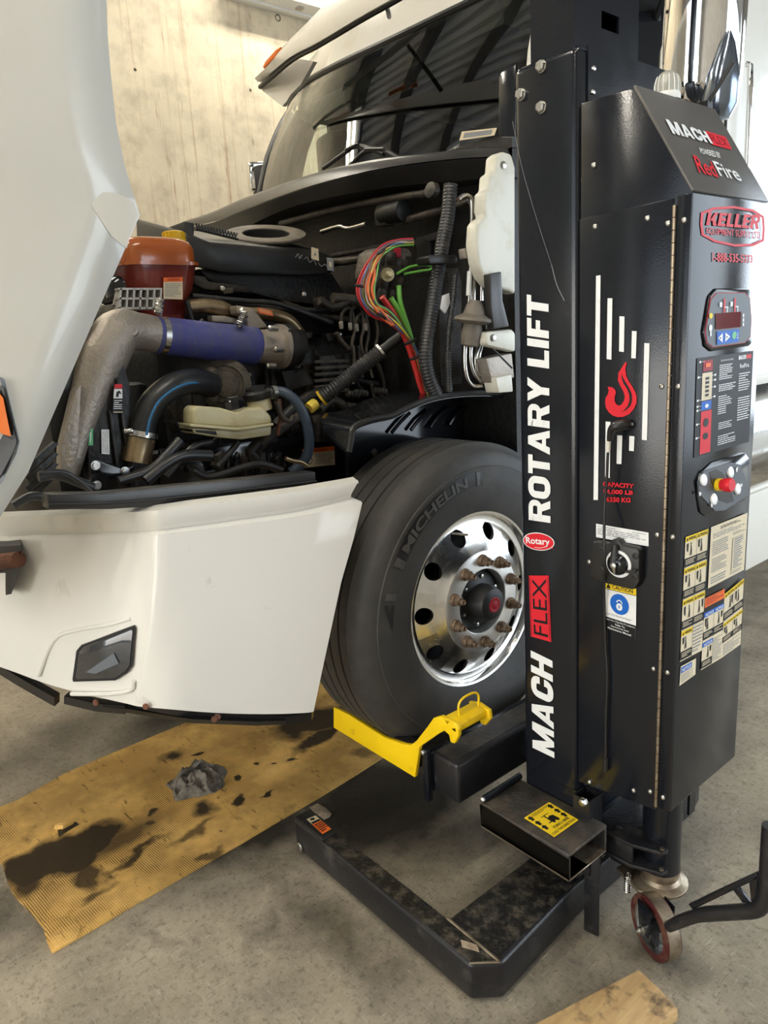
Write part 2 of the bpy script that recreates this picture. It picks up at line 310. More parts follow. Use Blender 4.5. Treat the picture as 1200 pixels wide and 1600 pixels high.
class MB:
    def __init__(s, mat='powder_black'):
        s.v = []; s.f = []; s.m = []; s.mats = []; s.use(mat)
    def use(s, mat):
        if mat not in s.mats: s.mats.append(mat)
        s.c = s.mats.index(mat); return s
    def add(s, vs_, fs):
        b = len(s.v); s.v += [Vector(p) for p in vs_]
        for f in fs: s.f.append([b + i for i in f]); s.m.append(s.c)
        return s
    def obox(s, c, ex, ey, ez):
        c, ex, ey, ez = map(Vector, (c, ex, ey, ez))
        vs_ = [c + ex * a + ey * b + ez * d for d in (-1, 1) for b in (-1, 1) for a in (-1, 1)]
        return s.add(vs_, [(0, 2, 3, 1), (4, 5, 7, 6), (0, 1, 5, 4), (2, 6, 7, 3), (0, 4, 6, 2), (1, 3, 7, 5)])
    def box(s, lo, hi):
        lo, hi = Vector(lo), Vector(hi); c = (lo + hi) / 2; h = (hi - lo) / 2
        return s.obox(c, (h.x, 0, 0), (0, h.y, 0), (0, 0, h.z))
    def frame(s, d):
        d = Vector(d).normalized(); a = Vector((0, 0, 1)) if abs(d.z) < 0.9 else Vector((1, 0, 0))
        u = d.cross(a).normalized(); return u, d.cross(u).normalized()
    def lathe(s, o, axis, prof, n=32, cap0=True, cap1=True, ang0=0, spin=None):
        """prof: (radius, height along axis)"""
        o = Vector(o); ax = Vector(axis).normalized(); u, w = s.frame(ax)
        b = len(s.v)
        for r, h in prof:
            for i in range(n):
                t = ang0 + 2 * math.pi * i / n
                s.v.append(o + ax * h + (u * math.cos(t) + w * math.sin(t)) * r)
        for k in range(len(prof) - 1):
            for i in range(n):
                j = (i + 1) % n
                s.f.append([b + k * n + i, b + k * n + j, b + (k + 1) * n + j, b + (k + 1) * n + i]); s.m.append(s.c)
        if cap0 and prof[0][0] > 1e-6: s.f.append([b + i for i in range(n)][::-1]); s.m.append(s.c)
        if cap1 and prof[-1][0] > 1e-6: s.f.append([b + (len(prof) - 1) * n + i for i in range(n)]); s.m.append(s.c)
        return s
    def cyl(s, p0, p1, r0, r1=None, n=20, ang0=0):
        p0, p1 = Vector(p0), Vector(p1)
        return s.lathe(p0, p1 - p0, [(r0, 0), (r0 if r1 is None else r1, (p1 - p0).length)], n, ang0=ang0)
    def tube(s, pts, r, n=10, k=5, closed=False, sq=None, cap=True):
        """swept round tube through smoothed points; r number or list"""
        if k > 1 and len(pts) > 2:
            rl = r if isinstance(r, (list, tuple)) else None
            sp = catmull(pts, k, closed)
            if rl:
                rs = []
                for i in range(len(sp)):
                    t = i / k; a = min(int(t), len(rl) - 1); bb = min(a + 1, len(rl) - 1); rs.append(rl[a] + (rl[bb] - rl[a]) * (t - int(t)))
            else: rs = [r] * len(sp)
        else:
            sp = [Vector(p) for p in pts]; rs = list(r) if isinstance(r, (list, tuple)) else [r] * len(sp)
        N = len(sp); b = len(s.v); u = None
        for i in range(N):
            if closed: d = sp[(i + 1) % N] - sp[i - 1]
            else: d = sp[min(i + 1, N - 1)] - sp[max(i - 1, 0)]
            if d.length < 1e-9: d = Vector((0, 0, 1))
            d.normalize()
            if u is None: u, w = s.frame(d)
            else:
                u = (u - d * u.dot(d))
                if u.length < 1e-6: u, w = s.frame(d)
                u.normalize()
            w = d.cross(u)
            for j in range(n):
                t = 2 * math.pi * j / n + (math.pi / 4 if n == 4 else 0)
                s.v.append(sp[i] + (u * math.cos(t) + w * math.sin(t)) * rs[i])
        M = N if closed else N - 1
        for i in range(M):
            ii = (i + 1) % N
            for j in range(n):
                jj = (j + 1) % n
                s.f.append([b + i * n + j, b + i * n + jj, b + ii * n + jj, b + ii * n + j]); s.m.append(s.c)
        if cap and not closed:
            s.f.append([b + j for j in range(n)][::-1]); s.m.append(s.c)
            s.f.append([b + (N - 1) * n + j for j in range(n)]); s.m.append(s.c)
        return s
    def prism(s, pts, vec):
        pts = [Vector(p) for p in pts]; vec = Vector(vec); n = len(pts)
        vs_ = pts + [p + vec for p in pts]
        return s.add(vs_, [list(range(n))[::-1], list(range(n, 2 * n))] + [(i, (i + 1) % n, n + (i + 1) % n, n + i) for i in range(n)])
    def poly(s, pts): return s.add(pts, [list(range(len(pts)))])
    def sheet(s, rows, th=None):
        """grid of points; th = thickness vector for a solid sheet"""
        R_, C_ = len(rows), len(rows[0]); vs_ = [Vector(p) for r in rows for p in r]
        fs = [(i * C_ + j, i * C_ + j + 1, (i + 1) * C_ + j + 1, (i + 1) * C_ + j) for i in range(R_ - 1) for j in range(C_ - 1)]
        if th is None: return s.add(vs_, fs)
        th = Vector(th); n = len(vs_); vs_ += [p + th for p in vs_]
        fs2 = [tuple(n + i for i in f[::-1]) for f in fs]
        rim = [j for j in range(C_)] + [i * C_ + C_ - 1 for i in range(1, R_)] + [(R_ - 1) * C_ + j for j in range(C_ - 2, -1, -1)] + [i * C_ for i in range(R_ - 2, 0, -1)]
        side = [(rim[i], n + rim[i], n + rim[(i + 1) % len(rim)], rim[(i + 1) % len(rim)]) for i in range(len(rim))]
        return s.add(vs_, fs + fs2 + side)
    def ball(s, c, r, n=16, ax=(0, 0, 1), h0=-1.0, h1=1.0):
        pr = []
        for i in range(n // 2 + 1):
            t = math.asin(h0) + (math.asin(h1) - math.asin(h0)) * i / (n // 2)
            pr.append((max(r * math.cos(t), 1e-5), r * math.sin(t)))
        return s.lathe(c, ax, pr, n)
    def build(s, name, parent=None, label=None, bevel=0.0, smooth=38, seg=2):
        me = bpy.data.meshes.new(name)
        lo = Vector([min(p[i] for p in s.v) for i in range(3)]); hi = Vector([max(p[i] for p in s.v) for i in range(3)])
        c = (lo + hi) / 2
        me.from_pydata([p - c for p in s.v], [], s.f)
        for mn in s.mats: me.materials.append(MATS[mn])
        me.polygons.foreach_set('material_index', s.m)
        bm = bmesh.new(); bm.from_mesh(me)
        if bevel > 0:
            bmesh.ops.remove_doubles(bm, verts=bm.verts, dist=1e-5)
        bmesh.ops.recalc_face_normals(bm, faces=bm.faces)
        if bevel > 0:
            es = [e for e in bm.edges if len(e.link_faces) == 2 and e.calc_face_angle(0) > 0.5]
            if es: bmesh.ops.bevel(bm, geom=es, offset=bevel, segments=seg, affect='EDGES', clamp_overlap=True, profile=0.5)
        for f in bm.faces: f.smooth = True
        for e in bm.edges:
            if len(e.link_faces) == 2 and e.calc_face_angle(0) > math.radians(smooth): e.smooth = False
        bm.to_mesh(me); bm.free()
        o = bpy.data.objects.new(name, me); COL.objects.link(o)
        if parent is not None: o.parent = parent; o.location = c - WORLD[parent]
        else: o.location = c
        WORLD[o] = c
        if label: o['label'] = label
        return o

def thing(name, loc, label, cat, group=None):
    o = bpy.data.objects.new(name, None); COL.objects.link(o); o.location = loc; WORLD[o] = Vector(loc)
    o.empty_display_size = 0.1
    o['label'] = label; o['category'] = cat
    if group: o['group'] = group
    return o
def tag(o, label, cat, group=None):
    o['label'] = label; o['category'] = cat
    if group: o['group'] = group
    return o
def struct(o): o['kind'] = 'structure'; return o

# ------------------------------------------------------------------ lettering and stickers
TXT = {}
def text_geo(body, bold=0.0):
    key = (body, bold)
    if key in TXT: return TXT[key]
    c = bpy.data.curves.new('t', 'FONT'); c.body = body; c.size = 1.0; c.offset = bold; c.resolution_u = 3
    o = bpy.data.objects.new('t', c); COL.objects.link(o)
    dg = bpy.context.evaluated_depsgraph_get(); dg.update()
    me = bpy.data.meshes.new_from_object(o.evaluated_get(dg))
    vs_ = [(v.co.x, v.co.y) for v in me.vertices]; fs = [tuple(p.vertices) for p in me.polygons]
    bpy.data.objects.remove(o); bpy.data.meshes.remove(me); bpy.data.curves.remove(c)
    x0 = min(v[0] for v in vs_); x1 = max(v[0] for v in vs_); y0 = min(v[1] for v in vs_); y1 = max(v[1] for v in vs_)
    vs_ = [((x - x0) / (x1 - x0), (y - y0) / (y1 - y0)) for x, y in vs_]
    TXT[key] = (vs_, fs); return TXT[key]

def _ring(x0, y0, x1, y1, r, t, keep=None):
    out_, inn = [], []
    ri = max(r - t, .02)
    for cx, cy, a0 in ((x1 - r, y1 - r, 0), (x0 + r, y1 - r, 90), (x0 + r, y0 + r, 180), (x1 - r, y0 + r, 270)):
        for i in range(7):
            a = math.radians(a0 + 15 * i); out_.append((cx + r * math.cos(a), cy + r * math.sin(a)))
    for cx, cy, a0 in ((x1 - t - ri, y1 - t - ri, 0), (x0 + t + ri, y1 - t - ri, 90), (x0 + t + ri, y0 + t + ri, 180), (x1 - t - ri, y0 + t + ri, 270)):
        for i in range(7):
            a = math.radians(a0 + 15 * i); inn.append((cx + ri * math.cos(a), cy + ri * math.sin(a)))
    q = []
    for i in range(28):
        j = (i + 1) % 28
        if keep and not keep(i): continue
        q.append([out_[i], out_[j], inn[j], inn[i]])
    return q
def _r(x0, y0, x1, y1): return [(x0, y0), (x1, y0), (x1, y1), (x0, y1)]
GLYPH = {
    'R': (.76, [_r(0, 0, .25, 1)] + _ring(0, .38, .76, 1, .27, .21) + [[(.36, .42), (.62, .42), (.80, 0), (.52, 0)]]),
    'O': (.78, _ring(0, -.01, .78, 1.01, .34, .25)),
    'C': (.74, _ring(0, -.01, .76, 1.01, .33, .25, lambda i: i != 27) + [_r(.51, .60, .76, .68), _r(.51, .32, .76, .40)]),
    'T': (.66, [_r(0, .79, .66, 1), _r(.205, 0, .455, .8)]), 'L': (.58, [_r(0, 0, .25, 1), _r(.25, 0, .58, .21)]),
    'I': (.25, [_r(0, 0, .25, 1)]), 'F': (.58, [_r(0, 0, .25, 1), _r(.25, .79, .58, 1), _r(.25, .39, .54, .59)]),
    'E': (.60, [_r(0, 0, .25, 1), _r(.25, .80, .60, 1), _r(.25, .40, .56, .60), _r(.25, 0, .60, .20)]),
    'H': (.76, [_r(0, 0, .25, 1), _r(.51, 0, .76, 1), _r(.25, .40, .51, .61)]),
    'A': (.84, [[(0, 0), (.25, 0), (.50, 1), (.28, 1)], [(.59, 0), (.84, 0), (.56, 1), (.34, 1)], _r(.2, .17, .64, .35)]),
    'Y': (.80, [[(0, 1), (.27, 1), (.50, .50), (.28, .36)], [(.53, 1), (.80, 1), (.52, .36), (.30, .50)], _r(.275, 0, .525, .46)]),
    'M': (1.0, [_r(0, 0, .23, 1), _r(.77, 0, 1.0, 1), [(0, 1), (.30, 1), (.60, 0), (.40, 0)], [(.70, 1), (1.0, 1), (.60, 0), (.40, 0)]]),
    'K': (.80, [_r(0, 0, .25, 1), [(.25, .36), (.50, 1), (.78, 1), (.42, .36)], [(.34, .60), (.52, .68), (.82, 0), (.52, 0)]]),
    'X': (.78, [[(0, 0), (.26, 0), (.78, 1), (.52, 1)], [(.52, 0), (.78, 0), (.26, 1), (0, 1)]])}
def block_geo(body, gap=.075):
    vs_, fs = [], []; x = 0
    for ch in body:
        if ch == ' ': x += .30; continue
        w, polys = GLYPH[ch]
        for p in polys: fs.append(tuple(range(len(vs_), len(vs_) + len(p)))); vs_ += [(x + a, c) for a, c in p]
        x += w + gap
    x -= gap
    return [(a / x, c) for a, c in vs_], fs

class Decal:
    """flat printed sticker on a quad: tl, tr, br, bl are its corners; u to the right, v down, both 0..1"""
    def __init__(s, tl, tr, br, bl, out, lift=0.0012):
        s.q = [Vector(p) for p in (tl, tr, br, bl)]; s.n = Vector(out).normalized(); s.mb = MB('black_print'); s.mb.mats.clear()
        s.l0 = lift
    def pt(s, u, v, layer=0):
        a, b, c, d = s.q
        return (a * (1 - u) + b * u) * (1 - v) + (d * (1 - u) + c * u) * v + s.n * (s.l0 + 0.0006 * layer)
    def rect(s, u0, v0, u1, v1, mat, layer=1):
        s.mb.use(mat).poly([s.pt(u0, v0, layer), s.pt(u1, v0, layer), s.pt(u1, v1, layer), s.pt(u0, v1, layer)]); return s
    def shape(s, pts, mat, layer=1):
        s.mb.use(mat).poly([s.pt(u, v, layer) for u, v in pts]); return s
    def disc(s, u, v, ru, rv, mat, layer=1, n=24):
        return s.shape([(u + ru * math.cos(6.28318 * i / n), v + rv * math.sin(6.28318 * i / n)) for i in range(n)], mat, layer)
    def ring(s, u, v, ru, rv, k, mat, layer=1, n=28, a0=0, a1=6.28318):
        s.mb.use(mat)
        for i in range(n):
            t0 = a0 + (a1 - a0) * i / n; t1 = a0 + (a1 - a0) * (i + 1) / n
            q = lambda t, f: s.pt(u + ru * f * math.cos(t), v + rv * f * math.sin(t), layer)
            s.mb.poly([q(t0, 1), q(t1, 1), q(t1, k), q(t0, k)])
        return s
    def text(s, body, u0, v0, u1, v1, mat, bold=0.0, layer=2, slant=0.0):
        vs_, fs = text_geo(body, bold); s.mb.use(mat)
        s.mb.add([s.pt(u0 + (u1 - u0) * x + slant * (y - .5), v1 + (v0 - v1) * y, layer) for x, y in vs_], fs); return s
    def lines(s, u0, v0, u1, v1, n, mat, fill=0.5, layer=2, words=True):
        """rows of print too small to read"""
        h = (v1 - v0) / n
        for i in range(n):
            u = u0; end = u1 - (u1 - u0) * random.choice((0, 0, .05, .15, .4))
            while u < end - 1e-4:
                w = min((u1 - u0) * random.uniform(.06, .2), end - u) if words else end - u
                s.rect(u, v0 + h * i, u + w, v0 + h * (i + fill), mat, layer); u += w + (u1 - u0) * .025
        return s
    def block(s, body, u0, v0, u1, v1, mat, layer=2, slant=0.0):
        vs_, fs = block_geo(body); s.mb.use(mat)
        for k, f in enumerate(fs):
            s.mb.poly([s.pt(u0 + (u1 - u0) * vs_[i][0] + slant * (vs_[i][1] - .5), v1 + (v0 - v1) * vs_[i][1], layer + .06 * (k % 12)) for i in f])
        return s
    def build(s, name, parent, label=None):
        o = s.mb.build(name, parent, label); return o

# ================================================================== SETTING
b = MB('concrete_floor'); b.box((-4.6, -8.5, -0.2), (5.2, 9.5, 0.0)); struct(b.build('floor'))
b = MB('concrete_wall'); b.box((-4.9, -8.5, -0.2), (-4.6, 9.5, 6.4))
for (px, py) in [(434, 28), (211, 109), (391, 141)]:
    q = P(px, py, 'x', -4.6); r_ = .03 if px == 434 else .012; b.use('cast_dark').lathe(q + Vector((0.003, 0, 0)), (-1, 0, 0), [(r_, 0), (r_ * .7, 0.003)], 12, cap0=False)
struct(b.build('wall_left'))
b = MB('block_wall')
for lo, hi in (((5.2, -8.5, -.2), (5.5, .7, 6.4)), ((5.2, .7, 4.0), (5.5, 6.7, 6.4)), ((5.2, 6.7, -.2), (5.5, 7.2, 6.4)), ((5.2, 7.2, -.2), (5.5, 9.3, 2.6)), ((5.2, 7.2, 4.7), (5.5, 9.3, 6.4)), ((5.2, 9.3, -.2), (5.5, 9.5, 6.4))): b.box(lo, hi)
struct(b.build('wall_right'))
b = MB('fixture_white')
for y in (7.2, 8.2, 9.25): b.box((5.3, y, 2.6), (5.36, y + .05, 4.7))
for z in (2.6, 3.6, 4.65): b.box((5.3, 7.2, z), (5.36, 9.3, z + .05))
struct(b.build('window_1'))
b = MB('block_wall'); b.box((-4.9, 9.5, -0.2), (0.2, 9.8, 6.4)); b.box((3.4, 9.5, -0.2), (5.5, 9.8, 6.4)); b.box((0.2, 9.5, 5.0), (3.4, 9.8, 6.4)); struct(b.build('wall_back'))
b = MB('block_wall')
b.box((-4.9, -8.8, -0.2), (-2.6, -8.5, 6.4)); b.box((4.2, -8.8, -0.2), (5.5, -8.5, 6.4)); b.box((-2.6, -8.8, 5.3), (4.2, -8.5, 6.4)); struct(b.build('wall_front'))
b = MB('asphalt'); b.box((-30, -40, -0.5), (30, 40, -0.22)); struct(b.build('ground_outside'))
# corrugated steel deck on purlins
b = MB('ceiling_steel')
rows = [[], []]
y = -8.8
while y < 9.8:
    for dy, z in ((0, 6.30), (0.13, 6.30), (0.17, 6.40), (0.27, 6.40)):
        rows[0].append((-4.9, y + dy, z)); rows[1].append((7.3, y + dy, z))
    y += 0.31
b.sheet(rows, (0, 0, 0.06))
b.use('ceiling_beam')
for k in range(9):
    x = -4.4 + k * 1.4
    b.box((x - .04, -8.8, 6.02), (x + .04, 9.8, 6.30)); b.box((x - .10, -8.8, 6.0), (x + .10, 9.8, 6.02))
for y in (-5.0, 1.0, 7.0):
    b.box((-4.9, y - .1, 5.7), (7.3, y + .1, 6.0))
struct(b.build('ceiling'))

def ceiling_light(x, y, z, label, ang=0, power=90, L=1.2):
    t = thing('ceiling_light', (x, y, z), label, 'ceiling light', 'twin tube ceiling lights')
    c, s = math.cos(ang), math.sin(ang); ex = Vector((c, s, 0)); ey = Vector((-s, c, 0))
    o = Vector((x, y, z))
    b = MB('fixture_white'); b.obox(o, ex * L, ey * .16, Vector((0, 0, .03))); b.build('housing', t, bevel=.008)
    b = MB('fixture_white')
    for sy in (-.6, .6): b.cyl(o + ex * sy * L, o + ex * sy * L + Vector((0, 0, 6.1 - z)), .006, n=6)
    b.build('hanger_rod', t)
    for k in (-1, 1):
        b = MB('tube_glow'); b.cyl(o + ey * .075 * k - ex * L * .97 + Vector((0, 0, -.05)), o + ey * .075 * k + ex * L * .97 + Vector((0, 0, -.05)), .02, n=10)
        b.build('tube', t)
    return t
ceiling_light(-3.6, -1.2, 5.2, 'twin tube light hung over the gap between raised hood and concrete wall', math.pi / 2, 150)
ceiling_light(-3.6, 2.8, 5.2, 'twin tube light hung over the concrete wall side of the truck cab', math.pi / 2, 130)
ceiling_light(1.6, -1.2, 5.4, 'twin tube light hung over the black lift', math.pi / 2, 110)
ceiling_light(1.6, -4.6, 5.4, 'twin tube light hung nearest the front bay door', math.pi / 2, 100)
ceiling_light(-1.2, -3.2, 5.4, 'twin tube light hung in front of the raised hood', math.pi / 2, 110)

t = thing('strip_light', (-4.5, 2.55, 4.62), 'white strip light fixture high on the concrete wall above the sun visor', 'strip light')
b = MB('fixture_white'); b.box((-4.60, 1.9, 4.60), (-4.30, 3.3, 4.64)); b.box((-4.60, 1.9, 4.64), (-4.56, 3.3, 4.80)); b.build('tray', t, bevel=.004)
b = MB('fixture_white'); b.box((-4.52, 2.0, 4.585), (-4.48, 3.2, 4.60)); b.build('rail', t)
for y in (2.15, 2.6, 3.05):
    b = MB('steel_pipe'); b.box((-4.42, y - .03, 4.585), (-4.36, y + .03, 4.60)); b.build('clip', t)

# ================================================================== LIFT
LIFT = thing('vehicle_lift', (0.44, 0, 0), 'black mobile column lift with white lettering holding up the truck front wheel', 'lift')
YF = -0.17
def fy(px, py, d=0.0): return P(px, py, 'y', YF - d)
def fx(px, py, d=0.0): return P(px, py, 'x', 0.80 + d)

# base frame: two legs and a crossbar
b = MB('powder_black_worn')
H = 0.127
out = [(-0.325, -0.596), (0.500, -0.596), (0.553, -0.532), (0.522, -0.17), (0.522, 0.50), (0.50, 0.60), (-0.31, 0.60), (-0.31, 0.525), (0.352, 0.525), (0.352, -0.527), (-0.325, -0.527)]
b.prism([(x, y, 0.012) for x, y in out], (0, 0, H - 0.012))
base = b.build('base_frame', LIFT, bevel=0.012, seg=3)
b = MB('steel_oily')
b.prism([(x, y, H) for x, y in [(-0.16, -0.588), (0.495, -0.588), (0.54, -0.53), (0.515, -0.17), (0.515, .1), (0.36, .1), (0.36, -0.52), (0.352, -0.532), (-0.16, -0.532)]], (0, 0, 0.0015))
b.build('oily_top', base, 'oily dirt crusted top of the leg and crossbar')
b = MB('zinc'); b.use('bare_steel'); b.tube([(0.352, -0.53, H + .002), (0.545, -0.535, H + .002)], 0.004, 6, 1)
b.tube([(0.497, -0.594, H + .001), (0.549, -0.534, H + .001)], 0.003, 6, 1); b.build('weld_seam', base)
b = MB('paper_scrap'); q = [P(720, 1469, 'z', H + .004), P(745, 1477, 'z', H + .004), P(749, 1488, 'z', H + .004), P(722, 1480, 'z', H + .004)]
b.prism(q, (0, 0, .002)); b.build('worn_sticker', base)
b = MB('rubber_dark'); b.box((-0.318, -0.594, H - .004), (-0.155, -0.530, H + .010)); pad = b.build('end_cover', base, bevel=.005)
tl, tr, br, bl = [P(px, py, 'z', H + .011) for px, py in ((479, 1281), (493, 1275), (518, 1296), (504, 1304))]
d = Decal(bl, tl, tr, br, (0, 0, 1))
d.q = [Vector(x) for x in (tl, tr, br, bl)]
d.rect(0, 0, 1, 1, 'orange_print'); d.rect(0, 0, 1, .36, 'cream_print', 2); d.rect(.05, .26, .95, .36, 'black_print', 3); d.shape([(.3, .05), (.7, .08), (.6, .2), (.2, .16)], 'black_print', 3)
d.lines(.1, .44, .95, .95, 5, 'black_print', .5, 3); d.build('warning_sticker', pad, 'orange and white warning sticker')
b = MB('zinc'); q = P(469, 1323, 'y', -0.597); b.lathe(q, (0, -1, 0), [(.017, 0), (.017, .004), (.012, .007)], 20); b.build('end_plug', base)

# mast (outer column)
b = MB('powder_black')
b.box((0.332, -0.170, 0.13), (0.522, 0.185, 2.315))
mast = b.build('mast', LIFT, bevel=0.02, seg=5)
b = MB('powder_black')   # lapped side sheet with a rolled front edge
b.box((0.5225, -0.140, 0.44), (0.5265, 0.187, 2.314)); b.build('side_sheet', mast)
b = MB('bare_steel')
for i in range(16):
    z = 0.55 + i * 0.098 + random.uniform(-.02, .02)
    b.tube([(0.5235, -0.158, z), (0.5245, -0.157, z + random.uniform(.03, .06))], 0.0022, 5, 1)
b.build('weld_seam', mast)
b = MB('zinc')
for px, py in ((847, 104), (815, 148), (847, 168)):
    bb = MB('zinc'); q = fy(px, py); bb.lathe(q, (0, -1, 0), [(.0135, 0), (.0135, .003)], 18); bb.lathe(q, (0, -1, 0), [(.0125, .003), (.0125, .011), (.0095, .013)], 6, ang0=.3)
    bb.build('bolt', mast, smooth=25)
for px, py in ((927, 107), (926, 144)):
    bb = MB('zinc'); q = P(px, py, 'x', .5265); bb.lathe(q, (1, 0, 0), [(.006, 0), (.005, .004), (.002, .005)], 12); bb.build('rivet', mast)
# inner mast with the square hole
b = MB('steel_dusty'); b.mats.clear(); b.use('powder_black')
ym0, ym1, zb, zt = -0.166, 0.094, 2.25, 3.05
q0 = P(940, 16, 'x', .506); q1 = P(967, 54, 'x', .506)
y0, y1, z0, z1 = min(q0.y, q1.y), max(q0.y, q1.y), min(q0.z, q1.z), max(q0.z, q1.z)
for (a, bb_, c, dd_) in ((ym0, y0, zb, zt), (y1, ym1, zb, zt), (y0, y1, zb, z0), (y0, y1, z1, zt)):
    b.box((0.500, a, c), (0.506, bb_, dd_))
b.box((0.385, ym0, zb), (0.500, ym0 + .006, zt)); b.box((0.385, ym0 + .006, zb), (0.391, ym1, zt)); b.box((0.391, ym1 - .006, zb), (0.5, ym1, zt))
b.build('inner_mast', LIFT)
# side plate of the carriage, towards the truck
b = MB('powder_black'); pl = [P(px, py, 'y', -.06) for px, py in ((779, 122), (783, 112), (806, 100), (806, 214), (795, 214), (782, 214), (779, 205))]
b.prism(pl, (0, .012, 0)); b.build('side_plate', LIFT, bevel=.003)

# lettering on the mast: reads upwards; tl.. given as quads running bottom->top
def up_text(body, x_l, y_b, x_r, y_t, mat, bold, slantpx=0, dx=0):
    """text turned 90 degrees: baseline on the right side, reading upward; pixel corners on the mast face"""
    tl = fy(x_l + dx, y_b); tr = fy(x_l, y_t); br = fy(x_r, y_t + slantpx); bl = fy(x_r + dx, y_b + slantpx)
    return Decal(tl, tr, br, bl, (0, -1, 0))
d = up_text('', 824, 812, 858, 460, '', 0, 5, 3); d.block('ROTARY LIFT', 0, 0, 1, 1, 'white_print'); d.build('lettering', mast, 'white maker lettering along the mast')
d = up_text('', 830, 1170, 864, 1018, '', 0, 12, 3); d.block('MACH', 0, 0, 1, 1, 'white_print', slant=.03); d.build('lettering', mast, 'white model lettering')
d = Decal(fy(830, 994), fy(827, 899), fy(858, 899), fy(862, 1003), (0, -1, 0))
d.rect(0, 0, 1, 1, 'red_print'); d.rect(.02, .04, .98, .06, 'black_print', 2); d.rect(.02, .94, .98, .96, 'black_print', 2)
d.text('FLEX', .06, .17, .95, .86, 'black_print', 0, 2); d.build('lettering', mast, 'red box with black lettering')
d = Decal(fy(817, 830), fy(866, 834), fy(868, 862), fy(819, 858), (0, -1, 0))
d.disc(.5, .5, .5, .5, 'white_print', 1, 36); d.disc(.5, .5, .475, .455, 'red_print', 2, 36); d.text('Rotary', .10, .28, .86, .76, 'white_print', .02, 3)
d.ring(.48, .5, .36, .36, .93, 'white_print', 3, 14, .5, 1.9); d.disc(.93, .8, .025, .04, 'red_print', 2, 10); d.build('badge', mast, 'red oval badge with white script')
b = MB('bare_steel'); s0 = fy(800, 192, .0008); b.mats.clear(); b.use('grey_print'); b.tube([fy(801, 190, .0003), fy(815, 260, .0003), fy(838, 340, .0003), fy(862, 415, .0003)], .0005, 5, 4)
b.tube([fy(862, 415, .0008), fy(870, 445, .0004), fy(882, 470, .0004)], .0010, 5, 3); b.build('scratch', mast)

# cabinet
ZB, ZS, ZR = 0.510, 1.956, 2.186
b = MB('powder_black')
prof = [(0.528, 0.470), (0.765, 0.500), (0.800, 0.512), (0.800, ZS), (0.664, ZR), (0.528, 2.190)]
b.prism([(x, YF, z) for x, z in prof], (0, 0.345, 0))
cab = b.build('cabinet', LIFT, bevel=0.004)
b = MB('hood_grey')
a0, a1 = Vector((0.802, 0, ZS + .003)), Vector((0.664, 0, ZR + .004)); nn = Vector((0.86, 0, 0.51))
b.prism([Vector((p.x, YF - .002, p.z)) for p in (a0, a1, a1 + nn * -.006, a0 + nn * -.006)], (0, .349, 0))
hoodp = b.build('sloped_cover', cab, 'grey satin sloped top cover with maker lettering', bevel=.0015)
SX = 0.803
def sp(px, py):
    """sight line meeting the sloped cover"""
    dr = ray(px, py); n = Vector((ZR - ZS + .001, 0, 0.138)); n.normalize(); p0 = Vector((0.802, 0, ZS + .003))
    return CAM + dr * ((p0 - CAM).dot(n) / dr.dot(n))
NS = Vector((ZR - ZS + .001, 0, 0.138)).normalized()
d = Decal(sp(1038, 187), sp(1101, 207), sp(1113, 226), sp(1050, 210), NS); d.block('MACH', 0, 0, 1, 1, 'white_print'); d.build('lettering', hoodp, 'white model lettering')
d = Decal(sp(1101, 205), sp(1133, 215), sp(1143, 235), sp(1112, 227), NS); d.rect(0, 0, 1, 1, 'red_print'); d.text('FLEX', .08, .18, .92, .82, 'red_dark', 0, 2); d.build('lettering', hoodp, 'small red lettering box')
d = Decal(sp(1091, 232), sp(1122, 239), sp(1126, 249), sp(1094, 241), NS); d.text('POWERED BY', 0, 0, 1, 1, 'white_print', .01); d.build('lettering', hoodp, 'tiny white lettering')
d = Decal(sp(1081, 243), sp(1110, 254), sp(1122, 279), sp(1091, 271), NS); d.text('Red', 0, 0, 1, 1, 'red_print', .015); d.build('lettering', hoodp, 'red half of the maker lettering')
d = Decal(sp(1111, 252), sp(1146, 262), sp(1159, 285), sp(1124, 276), NS); d.text('Fire', 0, 0, 1, 1, 'white_print', .015); d.build('lettering', hoodp, 'white half of the maker lettering')

# door of the cabinet (front face) with hinge and screws
b = MB('powder_black')
dpts = [(0.529, 0.472), (0.7595, 0.499), (0.7595, 1.950), (0.529, 1.944)]
b.prism([(x, YF - .004, z) for x, z in dpts], (0, .0045, 0)); door = b.build('door', cab, bevel=.0012)
b = MB('bare_steel')
z = 0.512
while z < 1.93:
    b.cyl((0.7635, YF - .006, z), (0.7635, YF - .006, z + .0235), .0042, n=8); z += .025
b.build('hinge', cab)
b = MB('powder_black'); b.box((0.7675, YF - .004, 0.512), (0.799, YF, 1.953)); b.build('corner_strip', cab, bevel=.0012)
def screw(q, ax, par):
    bb = MB('zinc'); bb.lathe(q, ax, [(.0062, 0), (.0060, .0016), (.0045, .0032), (.0028, .0036), (.0022, .0026)], 14)
    bb.build('screw', par)
for px, py in ((928, 258), (930, 354), (1012, 341), (1044, 349), (1034, 604), (1027, 836), (921, 878), (1021, 1045), (921, 1222), (990, 1235), (1016, 1237)):
    screw(fy(px, py, .004), (0, -1, 0), cab)
for px, py in ((1069, 344), (1060, 604), (1051, 839), (1043, 1051), (1036, 1246)):
    screw(fy(px, py, .004), (0, -1, 0), cab)
